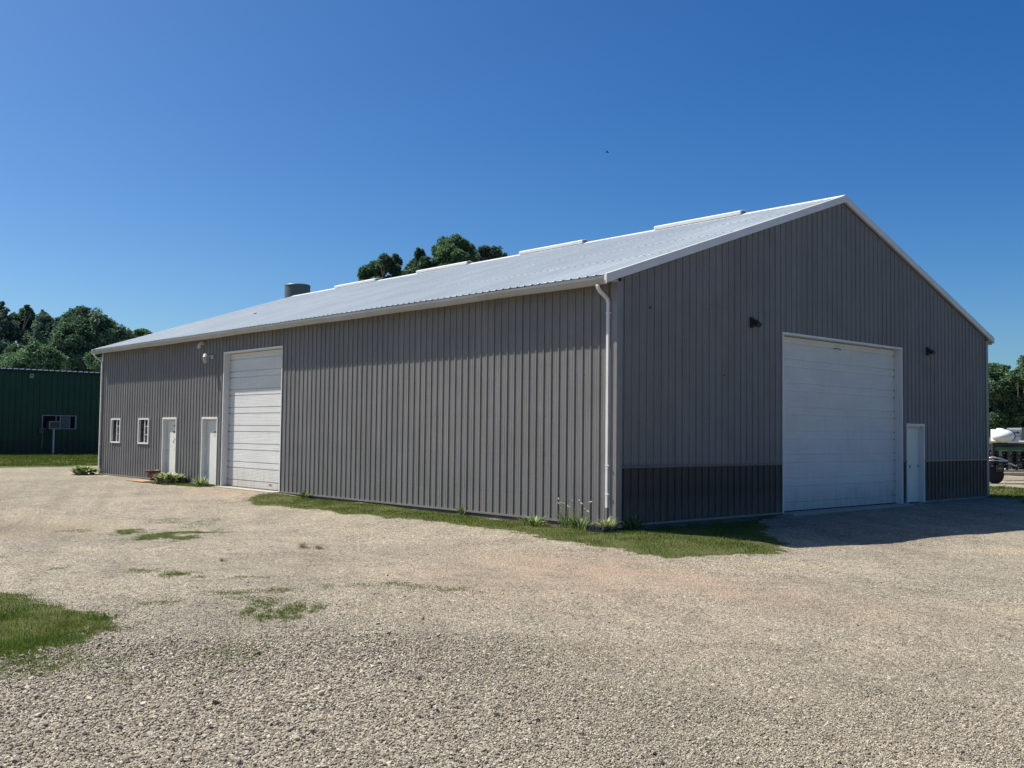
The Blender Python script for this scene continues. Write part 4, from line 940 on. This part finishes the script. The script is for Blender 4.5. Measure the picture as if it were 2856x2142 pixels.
for a, b, c in (((2812, 1095), (2810, 1150), (2815, 1195)), ((2803, 1060), (2802, 1110), (2806, 1190)), ((2822, 1110), (2829, 1135), (2822, 1190))):
    pts = [at(*a, 57.0), at(*b, 56.9), at(c[0], c[1], 57.0)]; pts.append(np.array([pts[-1][0], pts[-1][1], -.1])); m.tube(pts, [.012, .022, .03, .035], 7)
for q in m.each('stem', M_barkp, None): q.parent = RT; q.location = -RT.location

# ------------------------------------------------------------------ implement at the right: planter with tank
def local_frame(px, depth):
    p = at(px, 1232.5, depth); yaw = math.atan2(Rt[1], Rt[0]); return (p[0], p[1], 0), yaw
loc, yaw = local_frame(2798, 43)
PL = empty('farm_planter', loc, yaw, label='farm planter with a white tank, green hopper bar and black frame', cat='farm machine')
M_tankw = paint('white_plastic', (.82,.82,.81), .4, var=.03); M_jgreen = paint('implement_green', (.05,.13,.045), .45, var=.12)
M_steel = paint('bare_steel', (.55,.56,.57), .35, .3); M_tyre = paint('rubber', (.012,.012,.013), .85); M_yel = paint('yellow_decal', (.7,.55,.12), .5)
# tank: fat ellipsoid barrel whose axis runs right and away
ax = Vector((.55, .83, 0)).normalized(); m = MB(); st = []
sd_ = Vector((-ax.y, ax.x, 0))
for s in np.linspace(-1, 1, 25):
    k = (1-abs(s)**4.5)**.5 if abs(s) < 1 else .02; k = max(k, .02); grv = .985 if int((s+1)*9) % 2 and abs(s) < .8 and s > -.25 else 1
    st.append([Vector((.12, .2, 1.80))+ax*s*.75+sd_*math.cos(t)*.42*k*grv+Vector((0, 0, 1))*math.sin(t)*.29*k*grv for t in [2*math.pi*j/28 for j in range(28)]])
m.sweep(st, None); tnk = m.build('tank', M_tankw, PL, True)
m = MB(); m.lathe([(.16, .0), (.16, .05), (.13, .07), (.001, .075)], (-.10, .04, 2.065), 20); m.build('tank_lid', M_tankw, tnk, True)
m = MB()
for s in (.12, .42):
    k = (1-abs(s)**4.5)**.5+.012; loop = [Vector((.12, .2, 1.80))+ax*s*.75+sd_*math.cos(t)*.42*k+Vector((0, 0, 1))*math.sin(t)*.29*k for t in [2*math.pi*j/28 for j in range(29)]]; m.tube(loop, .012, 5, False)
m.each('tank_strap', M_black, tnk)
m = MB(); m.box((-.42, -.10, 1.40), (.46, .12, 1.52)); m.box((-.42, -.08, 1.32), (.50, .1, 1.395)); m.box((-.55, -.2, 1.0), (-.45, .1, 1.5)); m.box((-1.5, 0, 1.36), (-.42, .08, 1.42)); m.build('toolbar', M_black, PL)
m = MB(); m.tube([(.08, -.2, 1.555), (.22, -.2, 1.56), (3.2, -.2, 1.60)], .045, 10); m.build('marker_arm', M_tankw, PL)
m = MB(); P = [(-.44, 1.335), (-.42, 1.24), (-.34, 1.15), (.80, 1.155), (.86, 1.22), (.88, 1.335)]
m.sweep([[(a, y, b) for a, b in P[::-1]] for y in (-.18, .22)], None); hb = m.build('hopper_bar', M_jgreen, PL, bevel=.01)
m = MB(); m.box((-.25, -.184, 1.178), (.08, -.181, 1.205)); m.box((.28, -.184, 1.182), (.36, -.181, 1.21)); m.box((.40, -.184, 1.185), (.70, -.181, 1.205)); m.build('decal_stripe', paint('decal', (.35,.4,.3), .5), hb)
m = MB(); m.box((1.0, -.15, 1.17), (2.6, .25, 1.32)); m.build('hopper_bar', M_jgreen, PL)
m = MB(); m.box((-1.4, -.05, .655), (3.2, .08, .715)); m.box((-1.4, .0, .92), (3.2, .08, .96))
for q in (-.62, -.25, .15, .55, .92, 1.3, 1.7): m.box((q-.035, -.05, .35), (q+.035, .05, 1.2)); m.box((q-.12, .1, .45), (q+.12, .45, 1.15))
m.build('frame', M_black, PL)
m = MB()
rr2 = random.Random(3)
for _ in range(46):
    q = rr2.uniform(-.7, 1.6); zz = rr2.choice([.78, .80, .98, 1.06, .58, .52, .60, .45]); w_ = rr2.uniform(.008, .04); m.box((q, -.17, zz), (q+w_, -.13, zz+rr2.uniform(.008, .03)))
m.build('fitting', M_steel, PL)
m = MB()
m.tube([(-.75, -.22, .86), (-.55, -.22, .895), (-.30, -.22, .87), (-.08, -.22, .80), (.08, -.22, .76)], .035, 8)
m.tube([(-.75, -.26, .76), (-.5, -.26, .775), (-.2, -.26, .755), (.0, -.26, .74)], .022, 8)
m.tube([(.08, -.22, .66), (.22, -.22, .64), (.35, -.22, .57), (.46, -.22, .535)], .038, 8); m.build('pipe', M_steel, PL, True)
m = MB(); m.box((-.42, -.26, .28), (-.10, -.2, .58)); mk = m.build('marker_board', M_black, PL)
cu = bpy.data.curves.new('board_number', 'FONT'); cu.body = '1471'; cu.size = .095; cu.extrude = .002; cu.align_x = 'CENTER'; cu.materials.append(M_yel)
to = bpy.data.objects.new('board_number', cu); col.objects.link(to); to.parent = mk; to.location = (-.27, -.264, .40); to.rotation_euler = (R(90), 0, 0)
def wheel(x, y, r_):
    e = empty('wheel', (x, y, r_+hz(loc[0], loc[1]))); e.parent = PL
    m = MB(); m.lathe([(r_*.55, -.11), (r_*.9, -.12), (r_, -.08), (r_, .08), (r_*.9, .12), (r_*.55, .11)], (0, 0, 0), 28, (0, 1, 0)); m.build('tyre', M_tyre, e)
    m = MB(); m.lathe([(.001, -.05), (r_*.2, -.07), (r_*.25, -.05), (r_*.56, -.04), (r_*.56, .04), (.001, .05)], (0, 0, 0), 20, (0, 1, 0)); m.build('rim', M_jgreen, e)
wheel(-.40, -.05, .36); wheel(-.86, .4, .36); wheel(1.5, -.05, .36)
# trailer / truck box behind
TR = empty('box_trailer', at(2850, 1232, 52).tolist()[:2]+[0], yaw, label='white box trailer with a grey front standing behind the planter', cat='trailer')
m = MB(); m.box((-.9, 0, 1.55), (-.03, 1.5, 2.18)); m.build('trailer_side', M_white, TR, bevel=.01)
m = MB(); m.box((-.03, -.05, 1.45), (2.2, 1.5, 2.26)); m.build('trailer_front', paint('trailer_grey', (.18,.2,.22), .5), TR, bevel=.02)
m = MB(); m.box((-.9, -.012, 1.98), (-.1, -.002, 2.02)); m.box((-.6, -.012, 1.82), (-.06, -.002, 1.845)); m.box((-.25, -.03, 1.96), (-.17, -.004, 2.06)); m.each('side_rail', M_black, TR)
m = MB(); m.box((-.9, .3, .7), (2.2, 1.3, 1.44)); m.build('chassis', M_black, TR)
m = MB()
for q in (0, 1.6): m.lathe([(.2, -.12), (.45, -.12), (.5, -.08), (.5, .08), (.45, .12), (.2, .12)], (q, .2, .5), 24, (0, 1, 0))
m.each('wheel', M_tyre, TR)
lg = empty('timber_stack', at(2835, 1330, 46).tolist()[:2]+[0], yaw, label='pale timber beams lying on the ground behind the planter wheels', cat='timber')
m = MB()
for i, (a, b, zz, y) in enumerate(((-.7, 2.5, .02, 0), (-.5, 2.6, .02, .25), (-.6, 2.4, .02, .5), (-.55, 2.5, .16, .12))): m.box((a, y, zz), (b, y+.2, zz+.12))
m.each('beam', paint('pale_timber', (.42,.37,.29), .85, var=.15, scale=6), lg)

# ------------------------------------------------------------------ bird
bp = at(1693, 425, 60)
bd = empty('bird', tuple(bp), .6, label='tiny dark bird flying in the clear sky above the roof', cat='bird')
m = MB(); m.tube([(-.10, 0, 0), (-.05, 0, .01), (.03, 0, .01), (.09, 0, .0), (.13, 0, -.005)], [.004, .03, .035, .022, .004], 8)
m.poly([(-.04, .02, .02), (.05, .02, .02), (.03, .13, .07), (-.03, .13, .07)]); m.poly([(-.03, .13, .07), (.03, .13, .07), (-.05, .22, .05)])
m.poly([(.05, -.02, .02), (-.04, -.02, .02), (-.03, -.13, .07), (.03, -.13, .07)]); m.poly([(.03, -.13, .07), (-.03, -.13, .07), (-.05, -.22, .05)])
m.poly([(-.09, .0, .0), (-.16, .03, 0), (-.16, -.03, 0)]); m.build('body', M_black, bd)
